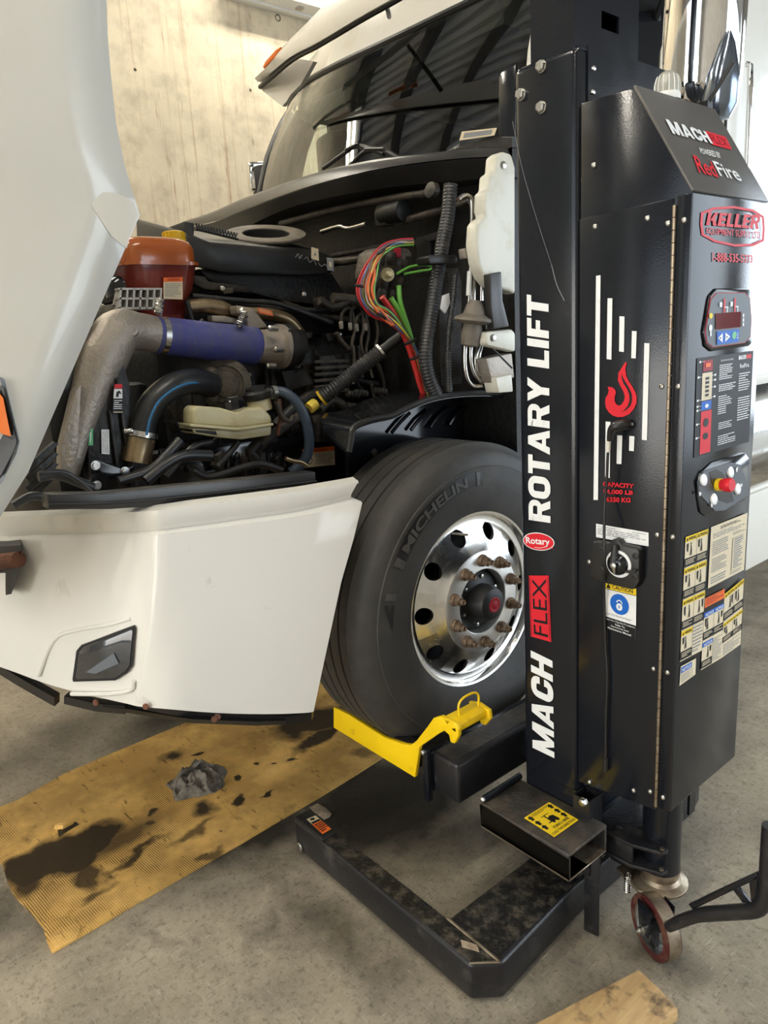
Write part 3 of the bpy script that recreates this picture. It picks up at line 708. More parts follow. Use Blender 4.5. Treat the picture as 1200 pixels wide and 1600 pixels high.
# white stripes and flame
def fbar(l, mat='white_print'): return Decal(*[fy(*p, .004) for p in l], (0, -1, 0))
for n_, l in enumerate([[(932, 431), (939, 430), (935, 781), (928, 781)], [(950, 466), (957.5, 466), (956, 562), (948.5, 561)], [(968.5, 494), (976.5, 494.5), (975.5, 550), (968, 549)],
          [(988, 517), (995.5, 517.5), (994, 560), (987, 559.5)], [(1007.5, 536), (1015.5, 536.5), (1011.5, 688), (1003.5, 687)], [(947, 658.5), (954.5, 659), (953.5, 747), (946, 745)],
          [(965, 680), (973, 680.5), (971.5, 725), (964, 724.5)], [(984, 681), (992, 681.5), (991, 705), (983.5, 704)]]):
    d = fbar(l); d.rect(0, 0, 1, 1, 'white_print'); d.build('stripe', door, 'white printed stripe')
d = Decal(fy(946, 566, .004), fy(996, 566, .004), fy(996, 652, .004), fy(946, 652, .004), (0, -1, 0))
outer = [(.645, .00), (.56, .07), (.43, .19), (.41, .32), (.48, .42), (.58, .52), (.63, .62), (.60, .70), (.52, .765), (.44, .785), (.36, .76), (.31, .70), (.31, .62), (.35, .55), (.33, .50), (.26, .455), (.08, .435), (.12, .50), (.10, .57),
         (.02, .64), (.0, .72), (.03, .82), (.11, .90), (.24, .965), (.40, .995), (.58, .99), (.76, .94), (.90, .85), (.98, .74), (.99, .64), (.95, .54), (.86, .44), (.75, .34), (.67, .24), (.645, .12), (.67, .05), (.69, .0)]
d.shape(outer, 'red_print', 1)
d.shape([(.535, .20), (.53, .27), (.58, .37), (.69, .47), (.765, .58), (.775, .69), (.72, .79), (.61, .865), (.50, .895), (.66, .87), (.80, .79), (.855, .69), (.85, .58), (.77, .47), (.66, .36), (.57, .27)], 'black_print', 2)
d.build('flame_emblem', door, 'red flame emblem')
d = Decal(fy(943, 752, .004), fy(992, 756, .004), fy(988, 785, .004), fy(944, 784, .004), (0, -1, 0))
d.text('CAPACITY', 0, 0, 1, .24, 'red_print', .04); d.text('14,000 LB', .02, .36, 1, .63, 'red_print', .04); d.text('6350 KG', .1, .74, .95, 1, 'red_print', .04); d.build('lettering', door, 'red capacity lettering')
# plug and cable
b = MB('black_gloss'); b.mats.clear(); b.use('black_plastic')
q = [fy(px, py, .004) for px, py in ((960, 660), (972, 655), (984, 656), (992, 663), (984, 671), (966, 671))]
b.prism(q, (0, -.006, 0)); b.tube([fy(982, 663, .008), fy(972, 664, .03), fy(962, 666, .04), fy(955, 673, .04), fy(952, 688, .036)], [.011, .0125, .012, .009, .006], 12, 4)
plug = b.build('cable_plug', cab)
b = MB('zinc'); q = fy(988, 663, .010); b.lathe(q, (0, -1, 0), [(.004, 0), (.003, .002)], 10); b.build('screw', plug)
b = MB('rubber_dark'); b.tube([fy(952, 686, .036), fy(949.5, 712, .034), fy(948, 750, .030), fy(945, 790, .030), fy(944, 840, .05), fy(945, 880, .05), fy(944, 930, .02), fy(946, 1000, .012), fy(949, 1060, .012), fy(947, 1120, .012), fy(946.5, 1185, .012)], .0034, 8, 6)
cbl = b.build('cable', cab)
b = MB('white_plastic'); b.tube([fy(951, 689, .037), fy(950, 706, .035)], .0055, 8, 1); b.build('tag', cbl)
b = MB('rubber_dark'); b.tube([fy(946.5, 1184, .012), fy(946, 1204, .01)], .0075, 8, 1); b.build('cable_end', cbl)
# white notice over the isolator, isolator switch, caution sticker
d = Decal(fy(932, 818, .004), fy(1014, 832, .004), fy(1014, 853.5, .004), fy(932, 839, .004), (0, -1, 0))
d.rect(0, 0, 1, 1, 'white_print'); d.lines(.03, .14, .40, .24, 1, 'grey_print'); d.lines(.7, .14, .95, .24, 1, 'grey_print'); d.lines(.03, .3, .97, .8, 4, 'grey_print', .4); d.build('notice_sticker', door, 'white notice sticker')
b = MB('black_plastic')
q = [fy(px, py, .004) for px, py in ((936, 842), (962, 846), (966, 839), (975, 841), (980, 848), (1004, 853), (1008, 858), (1007, 905), (1001, 916), (996, 917), (936, 903), (931, 898), (931, 848))]
b.prism(q, (0, -.026, 0)); iso = b.build('isolator_switch', door, 'black rotary isolator switch', bevel=.003)
b = MB('white_print'); qc = fy(967, 881, .031); b.lathe(qc, (0, -1, 0), [(.034, 0), (.034, .002), (.027, .003)], 28); b.use('black_gloss'); b.lathe(qc, (0, -1, 0), [(.027, .003), (.026, .010), (.018, .018), (.006, .021)], 24)
b.build('dial_ring', iso)
b = MB('black_plastic'); q1_, q2_ = fy(961, 852, .036), fy(958, 886, .052)
b.obox((q1_ + q2_) / 2, (.008, 0, 0), (q2_ - q1_) * .5, (0, -.006, .0)) if False else b.tube([q1_, (q1_ + q2_) / 2, q2_], [.007, .009, .010], 8, 3); b.build('dial_handle', iso)
b = MB('zinc'); q = fy(958.5, 884, .064); b.lathe(q, (0, -1, 0), [(.0075, 0), (.0075, .003), (.004, .005)], 14); b.tube([q, fy(959.5, 896, .056)], [.006, .003], 6, 1); b.build('dial_key', iso)
for px, py in ((941, 859), (993, 869), (941, 890), (992, 901)):
    bb = MB('satin_black'); bb.lathe(fy(px, py, .030), (0, -1, 0), [(.008, 0), (.008, .002), (.004, .0025), (.003, .001)], 14); bb.build('switch_screw', iso)
b = MB('satin_black'); b.prism([fy(px, py, .03) for px, py in ((980, 890), (998, 889), (996, 893), (984, 894))], (0, -.012, 0)); b.build('latch', iso)
d = Decal(fy(946, 908.5, .004), fy(995, 919.5, .004), fy(994, 998, .004), fy(945, 981, .004), (0, -1, 0))
d.rect(0, 0, 1, 1, 'white_print'); d.rect(0, 0, 1, .135, 'yellow_print', 2); d.rect(0, .135, 1, .145, 'black_print', 3); d.text('CAUTION', .24, .03, .9, .11, 'black_print', .02, 3)
d.shape([(.05, .115), (.12, .02), (.19, .115)], 'black_print', 3); d.disc(.48, .40, .30, .21, 'blue_print', 2, 32)
d.disc(.48, .45, .10, .075, 'white_print', 3); d.ring(.48, .38, .10, .075, .7, 'white_print', 3, 20, 3.3, 6.3); d.rect(.465, .42, .495, .48, 'blue_print', 4)
d.text('Lock Out Electrical Power', .06, .63, .86, .675, 'grey_print', 0, 3); d.rect(0, .735, 1, 1, 'black_print', 2)
d.text('Lock-Out /Tag-Out Procedures', .04, .76, .97, .80, 'white_print', .01, 3); d.text('Refer To', .36, .82, .66, .86, 'white_print', .01, 3); d.text('Operations And', .22, .88, .78, .92, 'white_print', .01, 3); d.text('Maintenance Manual', .12, .935, .86, .975, 'white_print', .01, 3)
d.build('caution_sticker', door, 'white caution sticker with yellow header and blue disc')

# outer (right) face of the cabinet: dealer emblem, display, guide, buttons, stickers
def fd(l): return Decal(*[fx(*p) for p in l], (1, 0, 0))
d = fd([(1090, 318), (1195, 323), (1195, 392), (1092, 381)])
em = [(.03, .22), (.2, .08), (.5, .02), (.8, .08), (.97, .22), (.985, .5), (.97, .78), (.8, .92), (.5, .98), (.2, .92), (.03, .78), (.015, .5)]
cen = (.5, .5)
for i in range(len(em)):
    a, b_ = em[i], em[(i + 1) % len(em)]; k = .93
    f_ = lambda p: (cen[0] + (p[0] - .5) * k, cen[1] + (p[1] - .5) * (k - .05))
    d.shape([a, b_, f_(b_), f_(a)], 'red_print')
d.block('KELLER', .11, .20, .89, .52, 'red_print', 2, .04); d.text('EQUIPMENT SUPPLY LTD', .10, .58, .90, .76, 'red_print', .008, 2); d.build('dealer_emblem', cab, 'red dealer emblem in a rounded frame')
d = fd([(1112, 394), (1174, 399), (1174, 411), (1112, 409)]); d.text('1-888-535-5373', 0, 0, 1, 1, 'red_print', .02); d.build('lettering', cab, 'red telephone number')
# display
disp = [(1115, 451), (1166, 451), (1175, 461), (1178, 500), (1176, 530), (1166, 541), (1108, 549), (1098, 541), (1095, 520), (1105, 462)]
b = MB('black_gloss'); b.prism([fx(*p, -.001) for p in disp], (.007, 0, 0)); dp = b.build('display_panel', cab, 'control display in a rounded black bezel', bevel=.003)
def shrink(l, k):
    cx = sum(p[0] for p in l) / len(l); cy = sum(p[1] for p in l) / len(l)
    return [(cx + (p[0] - cx) * k, cy + (p[1] - cy) * k) for p in l]
b = MB('red_dark'); b.prism([fx(*p, .005) for p in shrink(disp, .88)], (.0018, 0, 0)); b.use('panel_grey'); b.prism([fx(*p, .005) for p in shrink(disp, .85)], (.0024, 0, 0)); fp = b.build('face_plate', dp)
def fdd(l, dx): return Decal(*[fx(*p, dx) for p in l], (1, 0, 0))
d = fdd([(1117, 490), (1157, 487), (1156, 511), (1117, 515)], .0074); d.rect(0, 0, 1, 1, 'led_red'); d.build('led_window', dp, 'dark red display window')
d = fdd([(1119, 518), (1154, 514), (1153, 534), (1119, 539)], .0074); d.rect(0, 0, 1, 1, 'blue_print'); d.shape([(.03, .5), (.24, .15), (.24, .88)], 'white_print', 2); d.shape([(.36, .15), (.36, .85), (.58, .5)], 'white_print', 2)
d.disc(.13, .52, .03, .06, 'black_print', 3, 10); d.disc(.42, .5, .03, .06, 'black_print', 3, 10); d.disc(.77, .45, .1, .3, 'green_print', 2); d.lines(.9, .3, .97, .8, 3, 'white_print', .5); d.build('arrow_keys', dp, 'blue key pad with white arrows')
PQ = [(1100, 455), (1175, 452), (1173, 540), (1098, 547)]
d = fdd(PQ, .0074); d.disc(.13, .42, .035, .05, 'yellow_print', 1, 14); d.build('power_lamp', dp, 'yellow lamp mark')
d = fdd(PQ, .0074); d.disc(.13, .63, .032, .06, 'white_print', 1, 14); d.rect(.12, .68, .15, .77, 'white_print'); d.build('lamp_mark', dp)
for v in (.42, .5, .58): d = fdd(PQ, .0074); d.rect(.79, v, .82, v + .06, 'white_print'); d.build('level_mark', dp)
for u in (.30, .52): d = fdd(PQ, .0074); d.rect(u, .20, u + .05, .28, 'white_print'); d.rect(u + .08, .14, u + .115, .38, 'red_print'); d.rect(u + .10, .28, u + .17, .30, 'white_print'); d.rect(u + .15, .30, u + .165, .38, 'white_print'); d.build('lift_pictogram', dp)
# guide panel
d = fd([(1088, 560), (1176, 548), (1169, 690), (1083, 716)])
d.rect(0, 0, 1, 1, 'black_print')
d.rect(.10, .03, .26, .14, 'red_dark', 2); d.rect(.14, .06, .22, .10, 'orange_print', 3); d.rect(.09, .155, .26, .43, 'cream_print', 2); d.rect(.09, .44, .26, .53, 'blue_print', 2); d.rect(.09, .54, .27, .98, 'red_print', 2)
for k in range(5): d.rect(.145, .20 + k * .042, .205, .225 + k * .042, 'black_print', 3)
d.disc(.175, .66, .045, .045, 'black_print', 3, 16); d.disc(.175, .80, .045, .035, 'black_print', 3, 16); d.disc(.18, .49, .03, .02, 'white_print', 3, 12)
for (u, v) in ((.03, .19), (.31, .19), (.31, .24), (.31, .31), (.03, .42), (.31, .41), (.03, .48), (.03, .52), (.03, .66), (.03, .80), (.05, .04)):
    d.disc(u, v, .018, .012, 'white_print', 2, 10); d.rect(min(u, .18), v - .002, max(u, .12), v + .002, 'white_print', 2)
d.text('Quick Start Up Guide', .40, .045, .62, .07, 'white_print', 0); d.block('MACH', .72, .03, .86, .075, 'white_print'); d.rect(.87, .03, .96, .075, 'red_print', 2); d.text('RedFire.', .75, .12, .93, .165, 'white_print', .01)
d.lines(.38, .10, .62, .26, 8, 'white_print', .45); d.lines(.38, .30, .68, .38, 4, 'white_print', .45); d.lines(.38, .42, .62, .62, 9, 'white_print', .4); d.lines(.74, .22, .95, .42, 8, 'white_print', .4); d.lines(.74, .48, .97, .74, 10, 'white_print', .4)
d.lines(.40, .70, .64, .78, 4, 'white_print', .4); d.lines(.40, .84, .72, .95, 5, 'white_print', .4)
d.build('guide_sticker', cab, 'black start up guide panel with red diagram')
# button pocket
pk = [(1108, 722), (1160, 707), (1167, 716), (1165, 774), (1160, 783), (1098, 806), (1090, 800), (1086, 775), (1089, 740)]
b = MB('black_gloss'); b.prism([fx(*p, -.002) for p in pk], (.007, 0, 0)); pok = b.build('button_recess', cab, 'black recessed control pocket', bevel=.003)
pl2 = [(1089, 753), (1097, 736), (1140, 722), (1154, 726), (1166, 756), (1166, 774), (1130, 797), (1115, 798), (1091, 772)]
b = MB('panel_grey'); b.prism([fx(*p, .004) for p in pl2], (.004, 0, 0)); b.use('satin_black'); qd = fx(1128, 760, .0085)
b.prism([fx(*p, .0075) for p in ((1108, 738), (1118, 733), (1128, 738), (1142, 766), (1146, 783), (1136, 786), (1124, 782), (1110, 752))], (.0012, 0, 0)); b.build('button_plate', pok, 'grey button plate')
for px, py, s_ in ((1098, 750, 1), (1140, 738, 1), (1151, 764, 1), (1114, 780, 1)):
    bb = MB('chrome'); bb.use('white_print'); bb.lathe(fx(px, py, .008), (1, 0, .2), [(.0135, 0), (.0135, .004), (.010, .006)], 18); bb.build('push_button', pok, 'round white push button')
d = fdd([(1085, 720), (1167, 707), (1165, 775), (1085, 805)], .0086)
for (u, v, s_) in ((.06, .58, 1), (.76, .30, -1), (.86, .66, 1), (.28, .88, -1)): d.shape([(u, v), (u + .05, v + .03 * s_), (u + .03, v + .09), (u + .01, v + .08)], 'white_print', 2)
d.build('button_arrows', pok)
b = MB('yellow_print'); q = fx(1120, 757, .008); b.lathe(q, (1, -.1, .1), [(.015, 0), (.015, .012)], 20); b.use('red_print'); b.lathe(q + Vector((.012, -.001, .001)), (1, -.1, .1), [(.0125, 0), (.016, .008), (.0165, .022), (.014, .026)], 24); b.build('stop_button', pok, 'red mushroom stop button')
# warning stickers
def sticker(l, cells, name='warning_sticker', label=None):
    d = fd(l); d.rect(0, 0, 1, 1, 'cream_print')
    for (u0, v0, u1, v1, kind) in cells:
        w, h = u1 - u0, v1 - v0
        hd = {'w': 'yellow_print', 'c': 'yellow_print', 'n': 'blue_print'}.get(kind)
        if kind == 't': d.lines(u0 + w * .06, v0 + h * .05, u1 - w * .06, v1 - h * .05, max(4, int(h * 34)), 'grey_print', .4); continue
        if kind == 'o': d.rect(u0, v0, u1, v1, 'orange_print', 2); d.lines(u0 + w * .05, v0 + h * .1, u1 - w * .05, v1 - h * .1, 5, 'red_dark', .4, 3); continue
        if kind == 'k': d.rect(u0, v0, u1, v1, 'black_print', 2); continue
        d.rect(u0, v0, u1, v0 + h * .17, hd, 2)
        d.text({'w': 'WARNING', 'c': 'CAUTION', 'n': 'NOTICE'}[kind], u0 + w * (.25 if kind != 'n' else .12), v0 + h * .04, u1 - w * .08, v0 + h * .14, 'black_print' if kind != 'n' else 'white_print', .02, 3)
        if kind != 'n': d.shape([(u0 + w * .06, v0 + h * .14), (u0 + w * .14, v0 + h * .03), (u0 + w * .22, v0 + h * .14)], 'black_print', 3)
        x_ = u0 + w * random.uniform(.35, .6)
        d.shape([(x_ - w * .08, v0 + h * .62), (x_, v0 + h * .42), (x_ - w * .02, v0 + h * .3), (x_ + w * .05, v0 + h * .3), (x_ + w * .10, v0 + h * .45), (x_ + w * .12, v0 + h * .63), (x_ + w * .05, v0 + h * .63), (x_ + w * .03, v0 + h * .48), (x_ - w * .02, v0 + h * .63)], 'black_print', 2)
        d.disc(x_ + w * .02, v0 + h * .26, w * .05, h * .035, 'black_print', 2, 10)
        x2 = u0 + w * random.choice((.12, .72)); d.shape([(x2, v0 + h * .24), (x2 + w * .17, v0 + h * .22), (x2 + w * .15, v0 + h * random.uniform(.42, .6)), (x2 + w * .02, v0 + h * .45)], 'black_print', 2)
        d.rect(u0, v0 + h * .68, u1, v1 - h * .04, 'black_print', 2); d.lines(u0 + w * .08, v0 + h * .73, u1 - w * .1, v1 - h * .10, 3, 'cream_print', .45, 3)
        d.rect(u1 - w * .02, v0, u1, v1, 'black_print', 3)
    d.build(name, cab, label)
c4 = []
for r in range(4):
    for c in range(2):
        if r == 3 and c == 1: c4.append((.5, .75, 1, 1, 't')); continue
        c4.append((.5 * c, .25 * r, .5 * c + .5, .25 * r + .25, 'w'))
sticker([(1070, 839), (1105.5, 826), (1095.5, 1016), (1061.5, 1034)], c4, label='tall cream warning sticker with yellow headers')
d = fd([(1110, 823.5), (1167, 801), (1161.5, 890), (1105, 919.5)]); d.rect(0, 0, 1, 1, 'cream_print')
d.lines(.25, .05, .8, .10, 2, 'black_print', .5); d.lines(.06, .13, .96, .22, 3, 'grey_print', .4); d.lines(.06, .26, .50, .50, 7, 'grey_print', .45); d.lines(.06, .54, .46, .78, 7, 'grey_print', .45); d.lines(.06, .84, .46, .97, 3, 'grey_print', .45)
d.lines(.60, .24, .96, .30, 2, 'grey_print', .4); d.rect(.60, .34, .92, .90, 'grey_print', 2); d.rect(.61, .345, .91, .895, 'cream_print', 3); d.lines(.64, .36, .89, .88, 13, 'grey_print', .5, 4, words=False); d.lines(.58, .92, .9, .97, 2, 'grey_print', .4)
d.build('text_sticker', cab, 'large cream sticker of small print')
sticker([(1131, 928), (1161.5, 903), (1156, 1006.5), (1126, 1028)], [(0, 0, .5, .44, 'c'), (.5, 0, 1, .44, 'c'), (0, .46, .5, .78, 'c'), (.5, .46, 1, .78, 'c'), (0, .8, 1, 1, 't')], label='cream caution sticker with lime headers')
sticker([(1100.5, 935), (1131, 919.5), (1126, 1028), (1094, 1047)], [(0, 0, 1, .13, 'o'), (0, .13, 1, .20, 'k'), (0, .20, .5, .60, 'n'), (.5, .20, 1, .60, 'n'), (0, .62, .5, 1, 'n'), (.5, .62, 1, 1, 't')], label='notice sticker with orange band and blue headers')
d = fd([(1062.5, 1041), (1086.5, 1028), (1085.5, 1053.5), (1060.5, 1071.5)]); d.rect(0, 0, 1, 1, 'cream_print'); d.rect(.03, .08, .72, .38, 'blue_print', 2); d.text('NOTICE', .08, .14, .66, .32, 'white_print', .02, 3); d.lines(.06, .48, .94, .92, 5, 'grey_print', .4); d.build('notice_sticker', cab, 'small notice sticker with blue header')

# beacon and antenna on top
b = MB('fixture_white'); q = Vector((0.632, 0.012, 2.192)); b.lathe(q, (0, 0, 1), [(.030, 0), (.030, .012), (.027, .016)], 24); bc = b.build('beacon_base', LIFT)
b = MB('clear_lens'); pr = [(.026, .0), (.027, .034), (.024, .048), (.017, .057), (.008, .062), (.002, .063)]
b.lathe(q, (0, 0, 1), pr, 28)
b.use('fixture_white')
for i in range(14):
    t = 6.283 * i / 14; b.tube([q + Vector((.0268 * math.cos(t), .0268 * math.sin(t), .004)), q + Vector((.0275 * math.cos(t), .0275 * math.sin(t), .034)), q + Vector((.0225 * math.cos(t), .0225 * math.sin(t), .051))], .0012, 4, 2)
b.build('beacon_lens', bc, 'ribbed clear beacon lens')
b = MB('rubber_dark'); a_ = P(1102, 168, 'y', .16); c_ = P(1146, 97, 'y', .16); b.box(a_ - Vector((.012, .012, .05)), a_ + Vector((.012, .012, .012))); b.tube([a_, c_], .005, 8, 1); b.build('antenna', LIFT)

# carriage beam and yellow forks
b = MB('powder_black_worn')
b.box((0.125, -0.352, 0.335), (0.235, 0.40, 0.470)); beam = b.build('carriage_beam', LIFT, bevel=.012, seg=3)
b = MB('steel_dusty'); b.box((0.135, -0.340, 0.470), (0.215, 0.36, 0.4715)); b.build('dusty_top', beam)
b = MB('powder_black'); b.box((0.100, -0.372, 0.300), (0.124, -0.352, 0.478)); b.box((0.1, -.352, .33), (.124, .38, .46)); b.build('end_plate', beam, bevel=.003)
b = MB('zinc'); b.lathe((0.112, -0.372, 0.470), (0, -1, 0), [(.008, 0), (.008, .008), (.004, .010)], 12); b.build('pin', beam)
b = MB('powder_black'); b.box((0.235, -0.05, 0.36), (0.335, 0.05, 0.46)); b.box((0.235, 0.2, 0.36), (0.335, 0.3, 0.46)); b.build('carriage_arm', LIFT)
# yellow fork arm: plate in front of the tyre with a hooked handle
YK = -0.385
def ky(px, py, d=0.0): return P(px, py, 'y', YK - d)
b = MB('yellow_paint')
fk = [(521, 1105), (545, 1117), (600, 1152), (630, 1163), (642, 1164), (651, 1157), (668, 1135), (677, 1122), (688, 1119), (702, 1126), (712, 1130), (716, 1140), (716, 1150), (710, 1162), (704, 1160), (701, 1148), (694, 1142), (686, 1146), (660, 1164), (655, 1168), (648, 1215), (521, 1137)]
b.prism([ky(*p) for p in fk], (0, .014, 0)); fork = b.build('fork', LIFT, 'yellow wheel fork plate', bevel=.002)
b = MB('yellow_paint'); fb = [ky(688, 1119), ky(704, 1127), ky(712, 1140), ky(696, 1142)]
e0, e1 = ky(700, 1128), ky(706, 1150)
L_ = P(748, 1100, 'x', e0.x) - e0
b.prism([ky(690, 1121), ky(704, 1127), ky(712, 1136), ky(713, 1146), ky(706, 1140), ky(698, 1132)], (0, L_.y, 0)); b.build('latch_saddle', fork, bevel=.002)
b = MB('yellow_paint'); sh = Vector((0, L_.y, 0)); b.prism([ky(*p) + sh for p in ((684, 1121), (700, 1124), (716, 1136), (718, 1150), (710, 1160), (703, 1156), (700, 1146), (690, 1140))], (0, .012, 0)); b.build('latch_cheek', fork, bevel=.002)
b = MB('yellow_paint'); hv = Vector((0, 0, .05)); a_ = ky(704, 1126) + Vector((0, .035, 0)); c_ = ky(704, 1126) + Vector((0, L_.y - .012, 0))
b.tube([a_, a_ + hv * .7, a_ + hv + Vector((0, .02, 0)), c_ + hv + Vector((0, -.02, 0)), c_ + hv * .7, c_], .0035, 8, 4); b.build('latch_handle', fork)
# inner plate carrying on under the tyre, and the rear fork
b = MB('yellow_paint'); fk2 = [ky(*p) for p in fk]
b.prism([p + Vector((0, .62 + .14, 0)) for p in fk2], (0, .014, 0)); b.build('fork', LIFT, 'rear yellow wheel fork behind the tyre', bevel=.002)
b = MB('powder_black_worn')
i0 = ky(521, 1107); i1 = ky(640, 1166)
b.prism([ky(522, 1108) + Vector((0, .014, 0)), ky(560, 1130) + Vector((0, .014, 0)), ky(640, 1168) + Vector((0, .014, 0)), ky(645, 1205) + Vector((0, .014, 0)), ky(522, 1134) + Vector((0, .014, 0))], (0, .035, -.0)); b.build('fork_web', fork)

# fork pocket
b = MB('steel_dusty')
x0, x1, y0, y1, z0, z1, t = 0.313, 0.621, -0.342, -0.172, 0.296, 0.381, 0.008
b.box((x0, y0, z1 - t), (x1, y1, z1)); b.use('bare_steel'); b.box((x0, y0, z0), (x1, y1, z0 + t)); b.use('powder_black_worn'); b.box((x0, y0, z0 + t), (x1, y0 + t, z1 - t)); b.box((x0, y1 - t, z0 + t), (x1, y1, z1 - t))
pkt = b.build('forklift_pocket', LIFT, 'black steel forklift pocket tube', bevel=.003)
b = MB('powder_black'); b.cyl((x0 + .006, y0 + .006, z1 + .010), (x0 + .006, y1 + .0, z1 + .010), .010, n=14); rod_ = b.build('hinge_rod', pkt)
b = MB('zinc'); b.lathe((x0 + .006, y0 + .006, z1 + .010), (0, -1, 0), [(.009, 0), (.009, .006), (.005, .009)], 14); b.build('rod_bolt', rod_)
tl, tr, br, bl = [P(px, py, 'z', z1) for px, py in ((818.5, 1279), (858, 1254), (904, 1282), (866, 1309))]
d = Decal(tl, tr, br, bl, (0, 0, 1)); d.rect(0, 0, 1, 1, 'yellow_print')
d.text('FORKS HERE', .27, .72, .88, .81, 'black_print', .02); d.text('LOAD THIS DIRECTION', .04, .86, .95, .95, 'black_print', .01); d.lines(.22, .05, .9, .16, 3, 'black_print', .4)
for u in (.12, .88):
    for v in (.14, .38, .60): d.shape([(u, v - .10), (u + .09, v), (u + .045, v), (u + .045, v + .10), (u - .045, v + .10), (u - .045, v), (u - .09, v)], 'black_print', 2)
d.shape([(.42, .60), (.42, .30), (.46, .30), (.46, .42), (.55, .38), (.66, .42), (.68, .60)], 'black_print', 2); d.rect(.32, .56, .42, .59, 'black_print', 2); d.disc(.47, .62, .04, .04, 'black_print', 3, 12); d.disc(.62, .62, .05, .045, 'black_print', 3, 12); d.rect(.34, .28, .62, .30, 'black_print', 2)
d.build('forklift_sticker', pkt, 'yellow forklift sticker with black arrows')
# gusset and bolt socket behind the pocket
b = MB('powder_black'); b.prism([(0.43, -.171, .382), (0.43, -.171, .430), (0.52, -.171, .435), (0.55, -.171, .382)], (0, .006, 0)); b.build('gusset', LIFT)
b = MB('powder_black_worn')
for (a, c) in (((.5235, -.190, .20), (.5275, -.130, .437)), ((.5735, -.190, .20), (.5775, -.130, .437)), ((.5275, -.190, .20), (.5735, -.186, .437)), ((.5275, -.134, .2), (.5735, -.130, .437))): b.box(a, c)
sk = b.build('socket_tube', LIFT)
b = MB('zinc'); b.lathe(P(913, 1252, 'y', -.1905), (0, -1, 0), [(.013, 0), (.013, .003), (.011, .003), (.011, .012), (.008, .014)], 6); b.build('socket_bolt', sk)
b = MB('powder_black_worn'); b.prism([(0.558, -.186, .006), (0.600, -.178, .006), (0.600, -.178, .30), (0.558, -.186, .30)], (0, .008, 0)); b.build('foot_plate', LIFT, bevel=.002)
# caster carrier: bracket plates, post, turntable, wheel, handle
PC = Vector((0.693, -0.012, 0))
b = MB('powder_black_worn')
for z in (.235, .30):
    b.prism([(x, y, z) for x, y in ((.53, -.12), (.66, -.115), (.735, -.085), (.742, -.065), (.70, -.03), (.66, .10), (.53, .12))], (0, 0, .010))
b.box((.53, -.11, .245), (.66, -.10, .30)); b.box((.53, -.01, .13), (.64, .1, .235))
for q in ((.60, -.08, .311), (.64, -.03, .311), (.62, -.05, .246)): b.use('rubber_dark').lathe(q, (0, 0, 1), [(.009, 0), (.008, .001)], 12)
br_ = b.build('caster_bracket', LIFT, bevel=.002)
b = MB('bare_steel'); b.lathe((.730, -.076, .312), (0, 0, 1), [(.006, 0), (.006, .004)], 10); b.lathe((.730, -.076, .247), (0, 0, 1), [(.006, 0), (.006, .004)], 10); b.build('bracket_pin', br_)
b = MB('powder_black'); b.lathe(PC, (0, 0, 1), [(.052, .205), (.052, .56)], 36); b.use('bare_steel'); b.lathe(PC, (0, 0, 1), [(.046, .165), (.053, .2), (.053, .2055)], 36); post = b.build('caster_post', LIFT)
b = MB('powder_black'); b.box((.734, .045, .36), (.741, .075, .56)); b.box((.70, .03, .46), (.764, .042, .5)); b.build('post_guide', post)
AX = Vector((-.42, -.907, 0)); FW = Vector((.907, -.42, 0)); WC = P(1024, 1456, 'y', -.105); WC.z = .0865
b = MB('bare_steel'); tc = Vector((PC.x, PC.y, .150)); b.lathe(tc, (0, 0, 1), [(.073, 0), (.075, .010), (.055, .018), (.048, .03)], 36)
b.prism([tc + Vector(v) for v in ((-.11, -.05, .0), (-.02, -.085, 0), (.03, -.07, 0), (.0, .06, 0), (-.10, .04, 0))], (0, 0, .01)); tt = b.build('caster_turntable', LIFT, bevel=.002)
b = MB('caster_tread'); w = .022
b.lathe(WC - AX * w, AX, [(.064, 0), (.0855, .001), (.0865, .006), (.0865, 2 * w - .006), (.0855, 2 * w - .001), (.064, 2 * w)], 40, cap0=False, cap1=False)
b.use('zinc'); b.lathe(WC - AX * (w - .001), AX, [(.064, 0), (.074, 0), (.074, 2 * w - .002), (.064, 2 * w - .002), (.064, 0)], 40, cap0=False, cap1=False)
b.use('powder_black_worn')
for k in range(3):
    t = .5 + 2.094 * k; dv = FW * math.cos(t) + Vector((0, 0, math.sin(t))); b.obox(WC + dv * .041, dv * .025, AX * .006, AX.cross(dv) * .010)
b.use('bare_steel'); b.lathe(WC - AX * (w - .004), AX, [(.0868, 0), (.0872, .01), (.0872, 2 * w - .018), (.0868, 2 * w - .008)], 40, cap0=False, cap1=False); b.use('powder_black_worn')
b.lathe(WC - AX * .026, AX, [(.018, 0), (.018, .052)], 20); cw = b.build('caster_wheel', LIFT, 'dark red rimmed swivel caster wheel')
b = MB('powder_black')
for s_ in (-1, 1):
    q = WC + AX * s_ * .033
    b.prism([q + Vector((0, 0, -.012)) - FW * .02, q + Vector((0, 0, -.012)) + FW * .02, q + Vector((0, 0, .075)) + FW * .03, q + Vector((0, 0, .075)) - FW * .03], AX * s_ * .006)
b.build('caster_fork', tt, bevel=.0015)
b = MB('zinc'); b.lathe(WC + AX * .039, AX, [(.013, 0), (.013, .004), (.009, .004), (.009, .014), (.006, .016), (.005, .022)], 14); b.build('axle_bolt', cw)
b = MB('steel_pipe')
sp_ = P(981, 1366, 'y', -.08); hp = []
for i in range(9 * 12 + 1):
    t = i / 12; hp.append(sp_ + Vector((.0085 * math.cos(6.283 * t), .0085 * math.sin(6.283 * t), -.0062 * t)))
b.tube(hp, .0021, 6, 1); b.build('spring', br_)
